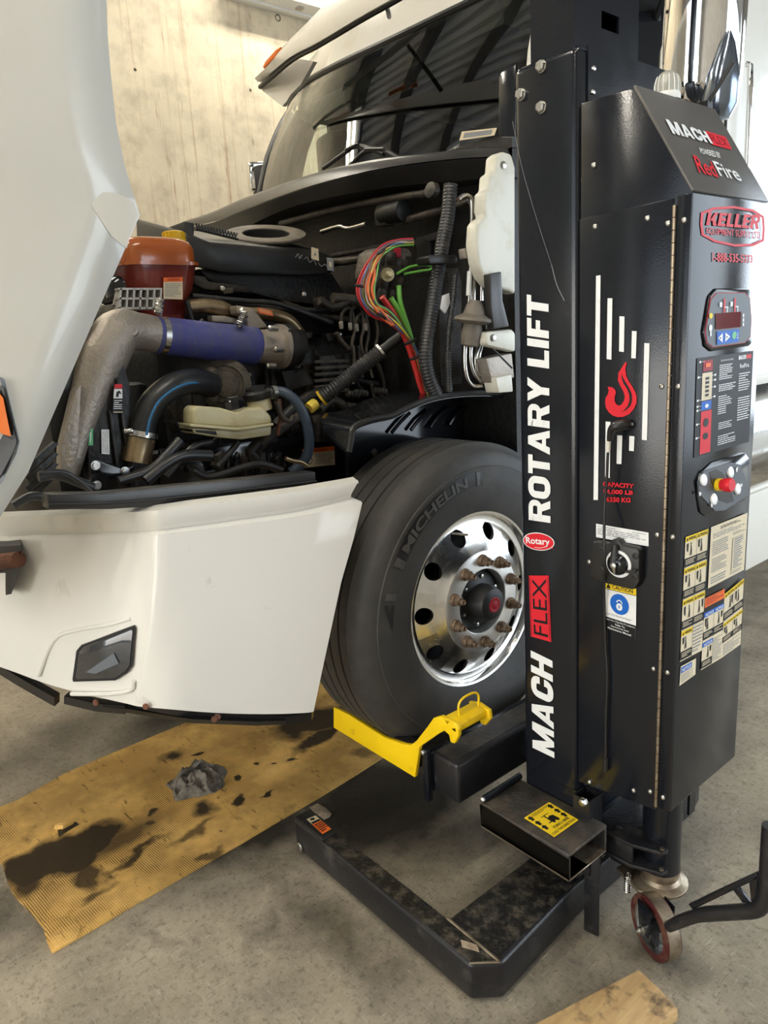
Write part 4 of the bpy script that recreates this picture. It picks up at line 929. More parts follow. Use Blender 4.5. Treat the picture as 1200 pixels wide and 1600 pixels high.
# tow handle
b = MB('powder_black_worn')
HZ = lambda px, py: P(px, py, 'y', -.14)
def htube(l, r): b.tube([HZ(*p) for p in l], r, 12, 1)
b.tube([HZ(1045, 1448), HZ(1062, 1440), HZ(1085, 1432), HZ(1107, 1428), HZ(1150, 1425), HZ(1180, 1422), HZ(1193, 1410), HZ(1198, 1390), HZ(1200, 1350), HZ(1204, 1290)], [.014, .016, .016, .0185, .0185, .0185, .0185, .0185, .0185, .0185], 14, 3)
th = b.build('tow_handle', LIFT, 'black bent tow handle with triangular brace')
b = MB('powder_black_worn'); b.mats.clear(); b.use('powder_black')
b.prism([HZ(*p) for p in ((1075, 1413), (1183, 1363), (1185, 1373), (1082, 1422))], (0, .012, 0)); b.prism([HZ(*p) for p in ((1145, 1391), (1153, 1387), (1171, 1411), (1160, 1411))], (0, .012, 0)); b.prism([HZ(*p) for p in ((1170, 1378), (1184, 1366), (1182, 1412), (1173, 1408))], (0, .012, 0))
b.build('brace', th, bevel=.002)

# ================================================================== TRUCK
TRUCK = thing('truck', (-1.22, 1.2, 0), 'white heavy truck with hood tilted open and front wheel raised on the lift', 'truck')
HUB = Vector((0, 0, 0.831)); AXL = Vector((1, 0, 0))

# wheel
b = MB('polished_alloy')
prof = [(.300, -.012), (.304, -.004), (.300, .002), (.293, .000), (.287, -.010), (.284, -.022), (.270, -.026), (.262, -.024), (.205, .004), (.185, .014), (.172, .024), (.165, .028), (.112, .029), (.110, .027), (.110, -.02)]
N = 120
# disc with ten hand holes cut from the ring between r=.205 and .262
b.lathe(HUB, AXL, prof[:8], N, cap0=False, cap1=False); b.lathe(HUB, AXL, prof[8:11], N, cap0=False, cap1=False); b.use('machined_alloy'); b.lathe(HUB, AXL, prof[10:], N, cap0=False, cap1=False); b.use('polished_alloy')
u0, w0 = b.frame(AXL)
def disc_x(r): return -.024 + (r - .262) / (.205 - .262) * .028
def dpt(r, t, dx=0): return HUB + AXL * (disc_x(r) + dx) + (u0 * math.cos(t) + w0 * math.sin(t)) * r
rh, rc = .0285, .2335
HOLE0 = math.radians(34.5)
for k in range(10):
    tc_ = HOLE0 + 2 * math.pi * k / 10; M_ = 24
    inner = []; outer_ = []
    for i in range(M_):
        a = 2 * math.pi * i / M_
        pr_, pt_ = rh * math.cos(a), rh * math.sin(a)
        inner.append((rc + pr_, tc_ + pt_ / rc))
        ca, sa = math.cos(a), math.sin(a); sc = 1 / max(abs(ca), abs(sa)); pr2 = ca * sc * .0285; half = math.pi / 10
        outer_.append((rc + pr2, tc_ + sa * sc * half))
    bi = len(b.v)
    b.v += [dpt(*p) for p in inner] + [dpt(*p) for p in outer_] + [dpt(*p, -.012) for p in inner]
    for i in range(M_):
        j = (i + 1) % M_
        b.f.append([bi + i, bi + j, bi + M_ + j, bi + M_ + i]); b.m.append(b.c)
        b.f.append([bi + i, bi + 2 * M_ + i, bi + 2 * M_ + j, bi + j]); b.m.append(b.c)
b.use('rubber_dark'); b.lathe(HUB + Vector((-.16, 0, 0)), AXL, [(.28, 0), (.28, .1)], 48, cap1=False)
b.use('steel_dusty'); b.lathe(HUB + Vector((-.10, 0, 0)), AXL, [(.14, 0), (.14, .06), (.10, .08)], 40)
wheel = b.build('wheel', TRUCK, 'polished alloy front wheel', smooth=30)
# tyre
b = MB('rubber')
tp = [(.296, -.012), (.302, .004), (.316, .010), (.345, .018), (.385, .026), (.415, .028), (.440, .026), (.452, .026), (.455, .0225), (.468, .020), (.490, .010), (.503, -.004), (.512, -.020), (.520, -.026)]
tx = -.028
for k in range(5):
    tp += [(.5265, tx - .004), (.5272, tx - .036), (.5265, tx - .040)]
    if k < 4: tp += [(.514, tx - .0415), (.514, tx - .0465), (.5265, tx - .048)]
    tx -= .0485
tp += [(.512, -.280), (.49, -.29), (.42, -.295), (.33, -.285), (.296, -.26)]
b.lathe(HUB, AXL, tp, 144, cap0=False, cap1=False)
def side_x(r):
    for (r0, x0_), (r1, x1_) in zip(tp[:12], tp[1:13]):
        if r0 <= r <= r1: return x0_ + (x1_ - x0_) * (r - r0) / (r1 - r0)
    return .02
def arcpt(deg, r, dx): t = math.radians(deg); return HUB + Vector((side_x(r) + dx, math.cos(t) * r, math.sin(t) * r))
# raised maker lettering: angle measured from +y (rear) over the top
b.use('rubber_dark')
def band(d0, d1, r0, r1, dx, n=40):
    b.sheet([[arcpt(d0 + (d1 - d0) * i / n, r0 + (r1 - r0) * j / 4, dx) for i in range(n + 1)] for j in range(5)])
band(148, 88, .394, .440, .0012)
b.use('rubber_raised')
vs_, fs_ = text_geo('MICHELIN', .03)
b.add([arcpt(143 - 45 * x_, .400 + .034 * y_, .0035) for x_, y_ in vs_], fs_)
for d0, d1 in ((150, 146.5), (164, 161), (92, 90)): band(d0, d1, .396, .438, .003, 4)
vs_, fs_ = text_geo('XZE', .01); b.add([arcpt(100 - 8 * x_, .482 + .012 * y_, .0025) for x_, y_ in vs_], fs_) if False else None
b.use('rubber_dark'); b.sheet([[arcpt(178 - 12 * i / 8, .396 + .04 * j * (i / 8), .0012) for i in range(9)] for j in (0, 1)])
tyre = b.build('tyre', wheel, 'black tyre with raised maker lettering', smooth=28)
for k in range(10):
    t = math.radians(18 + 36 * k) + HOLE0 * 0; q = HUB + AXL * .028 + (u0 * math.cos(t) + w0 * math.sin(t)) * .1429
    bb = MB('rusty_nut'); bb.lathe(q, AXL, [(.0205, 0), (.0205, .008), (.018, .012)], 24); bb.lathe(q, AXL, [(.0165, .012), (.0165, .028), (.0135, .031)], 6, ang0=t)
    bb.lathe(q, AXL, [(.0095, .031), (.0095, .044), (.0078, .046), (.005, .041)], 16); bb.build('lug_nut', wheel, smooth=25)
b = MB('rubber_dark'); b.lathe(HUB, AXL, [(.108, -.01), (.090, .006), (.075, .012), (.060, .016), (.060, .055), (.052, .072), (.035, .078), (.03, .079)], 40); hc = b.build('hub_cap', wheel, 'black hub cap with red emblem')
b = MB('red_dark'); b.lathe(HUB + AXL * .0785, AXL, [(.026, 0), (.026, .002), (.022, .003), (.020, .002), (.012, .002), (.010, .003)], 28); b.build('hub_emblem', hc)
for k in range(6):
    t = math.radians(60 * k + 20); q = HUB + AXL * .010 + (u0 * math.cos(t) + w0 * math.sin(t)) * .083; bb = MB('zinc'); bb.lathe(q, AXL, [(.007, 0), (.007, .006), (.004, .007)], 6); bb.build('hub_bolt', hc)
b = MB('zinc'); b.tube([P(706, 833, 'x', -.03), P(731, 836, 'x', .0)], .004, 8, 1); b.build('valve_stem', wheel)
# axle
b = MB('engine_black'); b.cyl((-.12, 0, .831), (-2.3, 0, .78), .06); b.cyl((-.28, 0, .83), (-.16, 0, .83), .2, n=32); b.build('front_axle', TRUCK)
b = MB('rubber'); b.lathe((-2.42, 0, .831), (1, 0, 0), [(.3, 0), (.52, .02), (.5265, .05), (.5265, .24), (.51, .27), (.3, .28)], 64); b.build('far_wheel', TRUCK)

# bumper and fender skin: columns from rear edge to front centre, rows from top to bottom
def bx(px): return .03 - max(0, (560 - px) / 315 * .075) if px > 245 else -.045 - (245 - px) / 245 * .50 - ((245 - px) / 245) ** 2 * .06
cols = [[(560, 752), (549, 772), (548, 778), (566, 786), (553, 840), (533, 910), (517, 985), (503, 1050), (490, 1112)],
        [(545, 755), (533, 775), (532, 782), (545, 791), (532, 845), (515, 915), (500, 988), (487, 1052), (476, 1114)],
        [(470, 768), (465, 790), (465, 798), (470, 806), (463, 862), (450, 930), (436, 1000), (424, 1060), (415, 1116)],
        [(380, 780), (376, 803), (376, 811), (380, 819), (375, 875), (366, 940), (355, 1005), (345, 1062), (338, 1114)],
        [(300, 790), (295, 814), (295, 822), (298, 829), (294, 884), (288, 945), (279, 1008), (270, 1060), (262, 1108)],
        [(262, 796), (257, 819), (256, 827), (254, 834), (250, 888), (244, 948), (236, 1008), (228, 1056), (218, 1104)],
        [(240, 798), (236, 821), (236, 829), (238, 836), (234, 889), (228, 948), (221, 1006), (213, 1054), (200, 1100)],
        [(190, 801), (185, 823), (185, 831), (185, 838), (182, 889), (177, 944), (170, 1000), (160, 1046), (148, 1088)],
        [(120, 804), (117, 826), (117, 834), (116, 840), (114, 889), (110, 940), (104, 990), (96, 1034), (84, 1072)],
        [(55, 806), (53, 828), (53, 836), (52, 842), (50, 888), (46, 936), (42, 982), (36, 1022), (28, 1052)],
        [(-5, 808), (-5, 829), (-5, 837), (-5, 843), (-6, 886), (-8, 932), (-10, 974), (-12, 1010), (-16, 1034)]]
def bpt(px, py, extra=0.0): return P(px, py, 'x', bx(px) + extra)
rows = []
ncol = len(cols)
for r in range(9):
    row = []
    for ci, c in enumerate(cols):
        bump_ = (0, 0, -.012, .004, .004, .006, .006, .003, -.004)[r]
        row.append(bpt(c[r][0], c[r][1], bump_))
    x_l = row[-1]
    dirv = (row[-1] - row[-2]).normalized()
    for k in (1, 2, 3): row.append(Vector((x_l.x - .28 * k, x_l.y - (.028, .045, .05)[k - 1] * 1.0, x_l.z)))
    rows.append(row)
# smooth in both directions
rows2 = [catmull(r, 3) for r in rows]
cols2 = list(zip(*rows2))
b = MB('white_paint_dirty'); b.sheet([list(r) for r in rows2], (-.02, .012, 0)); bumper = b.build('bumper', TRUCK, 'white painted front bumper and fender skirt', smooth=50)
# return lip of the top edge
b = MB('white_paint_dirty'); tr_ = [bpt(c[0][0], c[0][1]) for c in cols]; b.sheet([tr_, [p + Vector((-.05, .02, .004)) for p in tr_]], (0, 0, -.006)); b.build('bumper_ledge', bumper)
# dents, scuffs as dirt stay in material; fog lamp
fog = [(121, 1018), (128, 1010), (208, 980), (210, 984), (205, 1040), (198, 1050), (180, 1062), (116, 1064), (115, 1060)]
b = MB('black_print'); b.prism([bpt(px, py, .014) for px, py in shrink(fog, 1.04)], (-.02, .01, 0)); fg = b.build('fog_lamp', bumper, 'dark fog lamp in the bumper corner')
b = MB('lens_dark'); b.prism([bpt(px, py, .017) for px, py in shrink(fog, .94)], (-.006, .004, 0)); b.build('fog_lens', fg, bevel=.002)
b = MB('chrome'); q = bpt(190, 1028, .020); b.lathe(q + Vector((-.022, .012, 0)), (.55, -.83, 0), [(.026, 0), (.022, .010), (.012, .014)], 24, cap0=True); b.use('panel_grey'); b.prism([bpt(px, py, .019) for px, py in ((135, 1050), (178, 1020), (186, 1036), (150, 1052))], (.002, -.002, 0)); b.build('fog_reflector', fg)
b = MB('white_paint_dirty'); b.tube([bpt(208, 1064, .010), bpt(204, 1078, .008), bpt(170, 1084, .006), bpt(112, 1084, .006)], .006, 8, 3); b.tube([bpt(60, 1056, .006), bpt(85, 1000, .006), bpt(120, 985, .006), bpt(170, 976, .004), bpt(205, 966, .004)], .006, 8, 4); b.build('fog_surround', bumper)
# grille opening and rusty tow bar
b = MB('rubber_dark'); b.prism([bpt(px, py, .075) for px, py in ((-14, 855), (33, 852), (27, 900), (18, 928), (9, 930), (9, 895), (-14, 896))], (-.09, .02, 0)); sl = b.build('bumper_slot', bumper, 'black slot in the bumper')
b = MB('rust'); b.tube([bpt(-40, 882, .085), bpt(30, 874, .08)], .022, 12, 1); b.build('tow_bar', sl)
# black lower lip
def lip(l, t_, name):
    b = MB('black_plastic'); up_ = [bpt(px, py, -.01) for px, py in l]; lo_ = [bpt(px, py + t_, -.03) for px, py in l]
    b.sheet([up_, lo_], (-.02, .02, 0)); return b.build(name, bumper)
lp = lip([(-10, 1034), (25, 1056), (60, 1076), (85, 1090)], 14, 'lower_lip')
lip([(100, 1088), (150, 1100), (195, 1104)], 12, 'lower_lip'); lip([(212, 1094), (260, 1104), (320, 1114), (380, 1118), (448, 1120), (487, 1114)], 12, 'lower_lip')
lip([(160, 1104), (200, 1108), (300, 1124), (400, 1128), (446, 1126)], 6, 'lower_lip')
for px, py in ((228, 1104), (335, 1124), (340, 1120), (150, 1098)):
    bb = MB('rust'); bb.lathe(bpt(px, py, .004), (.7, -.7, 0), [(.009, 0), (.007, .004)], 10); bb.build('lip_bolt', bumper)
# rubber seal along the bumper top
b = MB('satin_black')
def xs(l, X): return [P(px, py, 'x', X) for px, py in l]
b.prism(xs([(75, 772), (160, 771), (300, 757), (493, 737), (494, 758), (400, 770), (262, 790), (170, 796), (76, 796)], -.10), (-.05, 0, 0)); seal = b.build('bumper_seal', TRUCK, 'dark rubber seal along the bumper top', bevel=.004)
b = MB('rubber_dark'); b.tube(xs([(76, 788), (170, 786), (300, 775), (494, 752)], -.096), .004, 6, 3); b.build('seal_groove', seal)

# ---------------- hood, tilted open
edge = [P(-40, 850, 'x', -.06), P(0, 803, 'x', -.02), P(60, 721, 'x', .0), P(120, 636 - 166 + 0, 'x', .01)] if False else None
he = [(-150, 1010, -.40), (-60, 895, -.14), (0, 806, -.02), (44, 737, .0), (100, 607, .015), (160, 468, .02), (217, 337, .025), (207, 305, .03), (193, 258, .03), (180, 195, .03), (172, 120, .03), (167, 60, .03), (165, 0, .03), (166, -80, .03), (180, -200, .03), (230, -320, .02)]
# polyline -> even samples
A_ = [P(px, py, 'x', X) for px, py, X in he]
ctr_top = []
# outer (crest) line of the hood, far from the edge: swings round the nose
B_ = []
for i, p in enumerate(A_):
    t = i / (len(A_) - 1)
    B_.append(Vector((-.55, -1.95 - .55 * math.sin(t * 2.4), 1.35 + 2.05 * t)))
hrows = []
KS = 14
for k in range(KS + 1):
    s_ = k / KS
    row = []
    for i, (a, c) in enumerate(zip(A_, B_)):
        p = a.lerp(c, s_)
        p.x = a.x + (c.x - a.x) * (.35 * s_ + .65 * s_ ** 2.2)
        row.append(p)
    hrows.append(row)
for k in range(1, 9):   # across the top to the far side
    row = []
    for c in B_: row.append(Vector((-.55 - 1.34 * k / 8, c.y - .05 * math.sin(math.pi * k / 8), c.z)))
    hrows.append(row)
for k in range(1, KS + 1):
    src = hrows[KS - k]; hrows.append([Vector((-2.44 - p.x, p.y, p.z)) for p in src])
b = MB('hood_paint_dimmed'); b.sheet(hrows)
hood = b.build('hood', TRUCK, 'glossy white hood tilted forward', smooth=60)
md = hood.modifiers.new('thickness', 'SOLIDIFY'); md.thickness = .018; md.offset = 0
# headlamp
hl = [(-30, 575), (2, 592), (26, 690), (21, 708), (-1, 752), (-30, 800)]
def hx(px, py, e=0): return P(px + 5, py, 'x', .0 - max(0, -px) * .0022 + e)
b = MB('panel_grey'); b.prism([hx(px, py, .016) for px, py in hl], (-.03, .005, 0)); hlo = b.build('headlamp', hood, 'dark headlamp with amber marker', bevel=.003)
b = MB('lens_grey'); b.prism([hx(px, py, .019) for px, py in ((-30, 590), (0, 606), (21, 690), (18, 702), (-2, 740), (-30, 780))], (-.006, 0, 0)); b.build('headlamp_lens', hlo)
b = MB('amber_lens'); b.prism([hx(px, py, .022) for px, py in ((-14, 604), (0, 622), (12, 682), (-2, 678), (-14, 660))], (-.006, 0, 0)); b.build('amber_marker', hlo, 'amber side marker')
# flared lip by the arch corner
b = MB('hood_paint_dimmed'); lf = [(120, 252), (165, 268), (192, 285), (207, 310), (216, 336), (202, 372), (198, 388), (175, 370), (145, 325), (128, 285)]
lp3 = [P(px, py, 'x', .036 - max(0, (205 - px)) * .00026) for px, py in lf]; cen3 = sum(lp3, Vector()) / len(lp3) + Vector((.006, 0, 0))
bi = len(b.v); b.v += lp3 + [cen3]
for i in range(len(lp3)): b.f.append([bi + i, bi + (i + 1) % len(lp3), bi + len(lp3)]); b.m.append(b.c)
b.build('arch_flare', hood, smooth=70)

# ---------------- cab
def wp(px, py, y): return P(px, py, 'y', y)
# cowl
ctop = [(284, 347), (330, 332), (380, 310), (450, 284), (520, 263), (600, 247), (700, 236), (797, 230)]
cmid = [(290, 356), (334, 346), (384, 326), (452, 301), (522, 280), (602, 262), (700, 249), (797, 243)]
cbot = [(300, 366), (345, 385), (392, 352), (455, 324), (524, 307), (604, 293), (700, 284), (797, 276)]
def cy_(i): t = i / 7; return .27 - .18 * math.sin(math.pi * (1 - t) ** .9) * 1.0
rt = [wp(*p, cy_(i) + .05) for i, p in enumerate(ctop)]; rm = [wp(*p, cy_(i)) for i, p in enumerate(cmid)]; rb = [wp(*p, cy_(i) + .03) for i, p in enumerate(cbot)]
b = MB('satin_black')
b.sheet([catmull([p + Vector((0, .30, .02)) for p in rt], 4), catmull(rt, 4), catmull([a.lerp(c, .45) + Vector((0, -.012, .004)) for a, c in zip(rt, rm)], 4), catmull(rm, 4)])
cowl = b.build('cowl', TRUCK, 'satin black windscreen cowl', smooth=60)
b = MB('black_plastic'); b.sheet([catmull([p + Vector((0, .012, 0)) for p in rm], 4), catmull([p + Vector((0, -.004, -.006)) for p in rm], 4), catmull(rb, 4), catmull([p + Vector((0, .2, .0)) for p in rb], 4)]); b.build('cowl_apron', cowl, smooth=50)
# firewall
b = MB('engine_black'); b.box((-2.38, .34, .85), (-.10, .40, 2.34)); b.build('firewall', TRUCK)
# windscreen
WB, WT = .36, .74
far_b, far_t = wp(403, 303, WB + .02), wp(452, 176, WT + .02)
top_px = [(452, 172), (458, 150), (480, 128), (530, 100), (620, 58), (720, 10), (820, -38), (850, -52)]
bot_px = [(403, 303), (440, 288), (480, 274), (530, 260), (610, 246), (700, 236), (780, 231), (815, 229)]
def onbow(px, py, y0, k):
    y = y0 + .1
    for _ in range(30): y = .5 * y + .5 * (y0 + k * ((P(px, py, 'y', y).x + 1.1) / 1.05) ** 2)
    return P(px, py, 'y', y)
top3 = [onbow(*p, .66, .26) for p in top_px]; bot3 = [onbow(*p, .30, .30) + Vector((0, 0, -.02)) for p in bot_px]
tc_, bc_ = catmull(top3, 5), catmull(bot3, 5)
gr = [[a.lerp(c, k / 8) + Vector((0, -.03 * math.sin(math.pi * k / 8), .015 * math.sin(math.pi * k / 8))) for a, c in zip(tc_, bc_)] for k in range(9)]
b = MB('windscreen_glass'); b.sheet(gr); 
b2 = MB('rubber_dark'); b2.sheet([[p + Vector((0, .006, 0)) for p in gr[0][4:]], [p.lerp(q, .6) + Vector((0, .006, 0)) for p, q in zip(gr[0][4:], gr[1][4:])]]); frit = b2
ws = b.build('windscreen', TRUCK, 'raked windscreen reflecting the corrugated ceiling', smooth=80)
frit.build('black_border', ws)
b = MB('rubber_dark'); b.tube([p for p in tc_], .016, 8, 1); b.tube([tc_[0], gr[2][0], gr[5][0], bc_[0]], .014, 8, 3); b.build('windscreen_seal', ws)
# A pillar, far side
b = MB('white_paint'); pa = [gr[k][0] for k in (0, 2, 4, 6, 8)]
b.sheet([[p + Vector((.0, .0, 0)) for p in pa], [p + Vector((-.06, .05, 0)) for p in pa], [p + Vector((-.10, .22, .02)) for p in pa]], (0, .02, 0)); b.build('windscreen_pillar', TRUCK, smooth=60)
b = MB('white_paint'); pn = [gr[k][-1] for k in (0, 2, 4, 6, 8)]
b.sheet([[p for p in pn], [p + Vector((.06, .05, 0)) for p in pn], [p + Vector((.10, .22, .02)) for p in pn]], (0, .02, 0)); b.build('windscreen_pillar', TRUCK, smooth=60)
# roof and header above the glass
hd1 = [p + Vector((0, .02, .012)) for p in tc_]; hd2 = [p + Vector((0, .10, .17)) for p in tc_]; hd3 = [p + Vector((0, .35, .42)) for p in tc_]; hd4 = [p + Vector((0, 1.4, .75)) for p in tc_]
b = MB('white_paint'); b.sheet([hd1, hd2, hd3, hd4], (0, .02, -.02)); roof = b.build('roof', TRUCK, 'white cab roof', smooth=70)
# sun visor: outer blade, with returns
vo_top = [(405, 118), (420, 100), (445, 70), (480, 35), (520, -6), (570, -50), (640, -100)]
vo_bot = [(403, 128), (425, 112), (455, 88), (497, 66), (560, 28), (620, -6), (700, -55)]
vo_bl = [(406, 136), (428, 118), (458, 93), (500, 70), (562, 33), (622, -1), (702, -50)]
def vy(i): return .42 - .16 * math.sin(math.pi * .5 * min(1, i / 5))
v1 = [wp(*p, vy(i) + .03) for i, p in enumerate(vo_top)]; v2 = [wp(*p, vy(i)) for i, p in enumerate(vo_bot)]; v3 = [wp(*p, vy(i) + .02) for i, p in enumerate(vo_bl)]
b = MB('white_paint'); b.sheet([catmull(v1, 4), catmull([a.lerp(c, .5) + Vector((-.005, -.02, 0)) for a, c in zip(v1, v2)], 4), catmull(v2, 4)], (.004, .02, .0)); vis = b.build('sun_visor', TRUCK, 'white exterior sun visor with amber lamps', smooth=60)
b = MB('rubber_dark'); b.tube(v3, .010, 8, 4); b.build('visor_edge', vis)
b = MB('white_paint'); wing = [(404, 132), (410, 142), (428, 156), (441, 166), (448, 158), (454, 148), (462, 140), (470, 132), (490, 96), (470, 92), (446, 100), (425, 116)]
b.prism([wp(px, py, .45) for px, py in wing], (0, .02, 0)); b.build('visor_end', vis, 'curled cream visor end')
for l in ([(410, 105), (414, 96), (430, 78), (438, 73), (436, 80), (420, 99), (412, 107)], [(503, 24), (510, 10), (528, -4), (530, 2), (516, 16), (506, 28)], [(541, 2), (550, -6), (555, -2), (545, 4)]):
    b = MB('amber_lens'); b.prism([wp(px, py, .37) for px, py in l], (0, .03, 0)); b.build('visor_lamp', vis, 'amber marker lamp', bevel=.003)
b = MB('black_plastic'); b.tube([wp(596, 2, .34), wp(605, 14, .46), wp(608, 26, .62)], .010, 8, 3); b.build('visor_bracket', vis)
# cab body with door and window openings
b = MB('white_paint')
XN, XF = .0, -2.02
YW = P(548, 235, 'x', XF).y
for X, s_ in ((XN, 1), (XF, -1)):
    b.box((X - .03, .95, 1.42), (X + .03, 2.3, 2.36)); b.box((X - .03, YW, 2.36), (X + .03, 4.2, 3.1)); b.box((X - .03, 1.0, 2.92), (X + .03, YW, 3.1)); b.box((X - .03, 2.3, 1.42), (X + .03, 4.2, 2.36))
    b.prism([(X, 1.25, 3.1), (X, 4.2, 3.1), (X - s_ * .22, 4.2, 3.6), (X - s_ * .22, 1.5, 3.6)], (.03 * -s_, 0, 0))
b.box((XF, 4.17, 1.42), (XN, 4.2, 3.6)); b.box((XF + .2, 1.4, 3.58), (XN - .2, 4.2, 3.62))
q0, q1 = P(1000, -60, 'x', XN + .034), P(1046, 110, 'x', XN + .034)
dw = MB('black_gloss'); dw.box((XN + .03, q0.y - .25, q1.z - .02), (XN + .036, q1.y, 3.0))
cabb = b.build('cab_body', TRUCK, 'white cab and sleeper shell')
dw.build('door_window', cabb, 'dark door window')
b = MB('cab_trim'); b.box((XF + .035, .82, 1.46), (XF + .06, 2.2, 2.36)); b.box((XF + .035, YW - .03, 2.36), (XF + .06, 2.2, 3.0)); b.box((XF + .035, 1.0, 2.84), (XF + .06, YW, 3.05)); b.box((XN - .06, .80, 1.46), (XN - .035, 2.2, 3.05))
b.sheet([[p + Vector((.02, .04, 0)) for p in (gr[0][0], gr[2][0], gr[4][0], gr[6][0], gr[8][0])], [p + Vector((.10, .10, 0)) for p in (gr[0][0], gr[2][0], gr[4][0], gr[6][0], gr[8][0])], [p + Vector((.0, .26, 0)) for p in (gr[0][0], gr[2][0], gr[4][0], gr[6][0], gr[8][0])]])
b.sheet([[p + Vector((0, .05, .03)) for p in tc_], [p + Vector((0, .5, .12)) for p in tc_], [p + Vector((0, 1.3, .15)) for p in tc_]])
b.box((XF + .04, .55, 1.40), (XN - .04, 4.1, 1.46)); b.box((XF + .05, 2.2, 1.46), (XN - .05, 2.25, 3.5)); b.box((XF + .05, 1.15, 3.04), (XN - .05, 2.2, 3.10))
b.sheet([[(XF + .08, .50, 2.30), (-1.2, .42, 2.36), (XN - .08, .50, 2.30)], [(XF + .08, .95, 2.28), (-1.2, .92, 2.34), (XN - .08, .95, 2.28)], [(XF + .08, 1.0, 1.7), (-1.2, 1.0, 1.7), (XN - .08, 1.0, 1.7)]]); b.build('cab_interior', TRUCK, 'dark dash and headliner of the cab')
b = MB('cab_beige'); b.box((-1.95, .78, 2.86), (-.5, .98, 3.0)); b.box((-1.8, .72, 2.80), (-1.45, .80, 2.90)); b.build('overhead_console', TRUCK, bevel=.02)
b = MB('cab_trim'); b.tube([(-.62 + .2 * math.cos(a) , 1.0 + .07 * math.sin(a), 2.42 + .19 * math.sin(a)) for a in [i * 6.283 / 16 for i in range(16)]], .015, 8, 2, closed=True); b.build('steering_wheel', TRUCK)
b = MB('cab_trim')
for X in (-.6, -1.85): b.box((X - .25, 1.5, 1.46), (X + .25, 2.0, 1.95)); b.box((X - .25, 1.95, 1.9), (X + .25, 2.12, 2.75))
b.build('cab_seat', TRUCK, bevel=.04)
# wipers
for k, l in enumerate(([(505, 263), (540, 238), (560, 228), (600, 240)], [(545, 262), (570, 237), (600, 236), (625, 248)])):
    b = MB('rubber_dark'); b.tube([wp(px, py, .30 - .03) for px, py in l], .009, 8, 3); b.use('black_plastic'); b.tube([wp(px, py - 4, .26) for px, py in (l[1], l[2])], .006, 6, 1); b.build('wiper', ws)
d = Decal(wp(722, 206, .33), wp(777, 200, .33), wp(773, 212, .33), wp(718, 220, .33), (.1, -1, .3)); d.rect(0, 0, 1, 1, 'cream_print'); d.rect(.1, .2, .9, .8, 'grey_print', 2); d.build('screen_sticker', ws, 'pale sticker low on the windscreen')
# mirrors
b = MB('chrome')
mc = P(1095, 90, 'y', .62); mc.z -= .0
pr = [(.02, -.17), (.075, -.155), (.108, -.125), (.118, -.08), (.118, .50), (.10, .56), (.02, .58)]
b.lathe(mc, (.03, 0, 1), pr, 36)
mir = b.build('door_mirror', TRUCK, 'large chrome door mirror housing')
b = MB('sky_tint_gloss'); mq = P(1128, 130, 'y', .56)
b.lathe(mq, (.12, 0, 1), [(.005, -.10), (.035, -.09), (.05, -.055), (.045, .02), (.02, .10), (.004, .13)], 24); b.build('blind_spot_mirror', mir, 'small black mirror beneath the chrome one')
b = MB('black_plastic'); b.tube([mc + Vector((-.05, 0, -.14)), mc + Vector((-.3, .2, -.22)), Vector((.02, 1.0, mc.z - .2))], .018, 8, 3); b.tube([mc + Vector((-.05, 0, .3)), Vector((.02, 1.0, mc.z + .3))], .018, 8, 1); b.build('mirror_arm', mir)
b = MB('chrome'); q = P(402, 278, 'x', -2.56); b.obox(q, (.05, -.02, 0), (.03, .05, 0), (0, .0, .085)); b.build('far_mirror', TRUCK, 'small chrome mirror on the far side', bevel=.02, seg=3)
b = MB('rubber_dark'); b.obox(P(413, 284, 'x', -2.52), (.035, -.01, 0), (.03, .06, 0), (0, .0, .085)); b.build('far_mirror_back', TRUCK, bevel=.015)
b = MB('rubber_dark'); b.obox(P(520, 242, 'y', 1.0), (.10, -.02, 0), (.03, .05, 0), (0, 0, .11)); b.build('far_door_mirror', TRUCK, bevel=.03)
# fairings behind the front wheel
b = MB('white_paint'); b.box((.02, 1.0, .46), (.06, 4.2, .85)); b.box((.0, 1.0, .85), (.05, 4.2, .87)); b.build('side_fairing', TRUCK, 'white side fairing', bevel=.01)
b = MB('polished_alloy'); b.lathe((-.32, 1.35, 1.12), (0, 1, 0), [(.05, -.02), (.30, 0), (.30, 2.4), (.05, 2.42)], 48); tk = b.build('fuel_tank', TRUCK, 'polished fuel tank')
b = MB('white_paint'); b.box((-.02, 1.0, 1.385), (.07, 4.2, 1.42)); b.build('cab_sill', TRUCK, bevel=.006)
b = MB('chrome'); b.tube([(.06, 1.62, 1.6), (.08, 1.62, 1.7), (.08, 1.62, 2.6), (.06, 1.62, 2.7)], .012, 10, 3); b.build('grab_handle', TRUCK)
b = MB('rubber_dark'); b.tube([(.034, 1.52, 1.42), (.034, 1.52, 3.3)], .006, 6, 1); b.build('door_gap', TRUCK)
# frame rails
for X in (-.80, -1.64):
    b = MB('engine_black'); b.box((X - .045, -.95, 1.08), (X + .045, 5.0, 1.37)); b.build('frame_rail', TRUCK)
b = MB('engine_black'); b.box((-2.2, -1.0, .9), (-.3, -.88, 1.2)); b.build('cross_member', TRUCK)
b = MB('rubber'); b.lathe((-.35, 5.0, .52), (1, 0, 0), [(.25, 0), (.5, .02), (.52, .05), (.52, .25), (.5, .28), (.25, .3)], 48); b.build('rear_wheel', TRUCK)

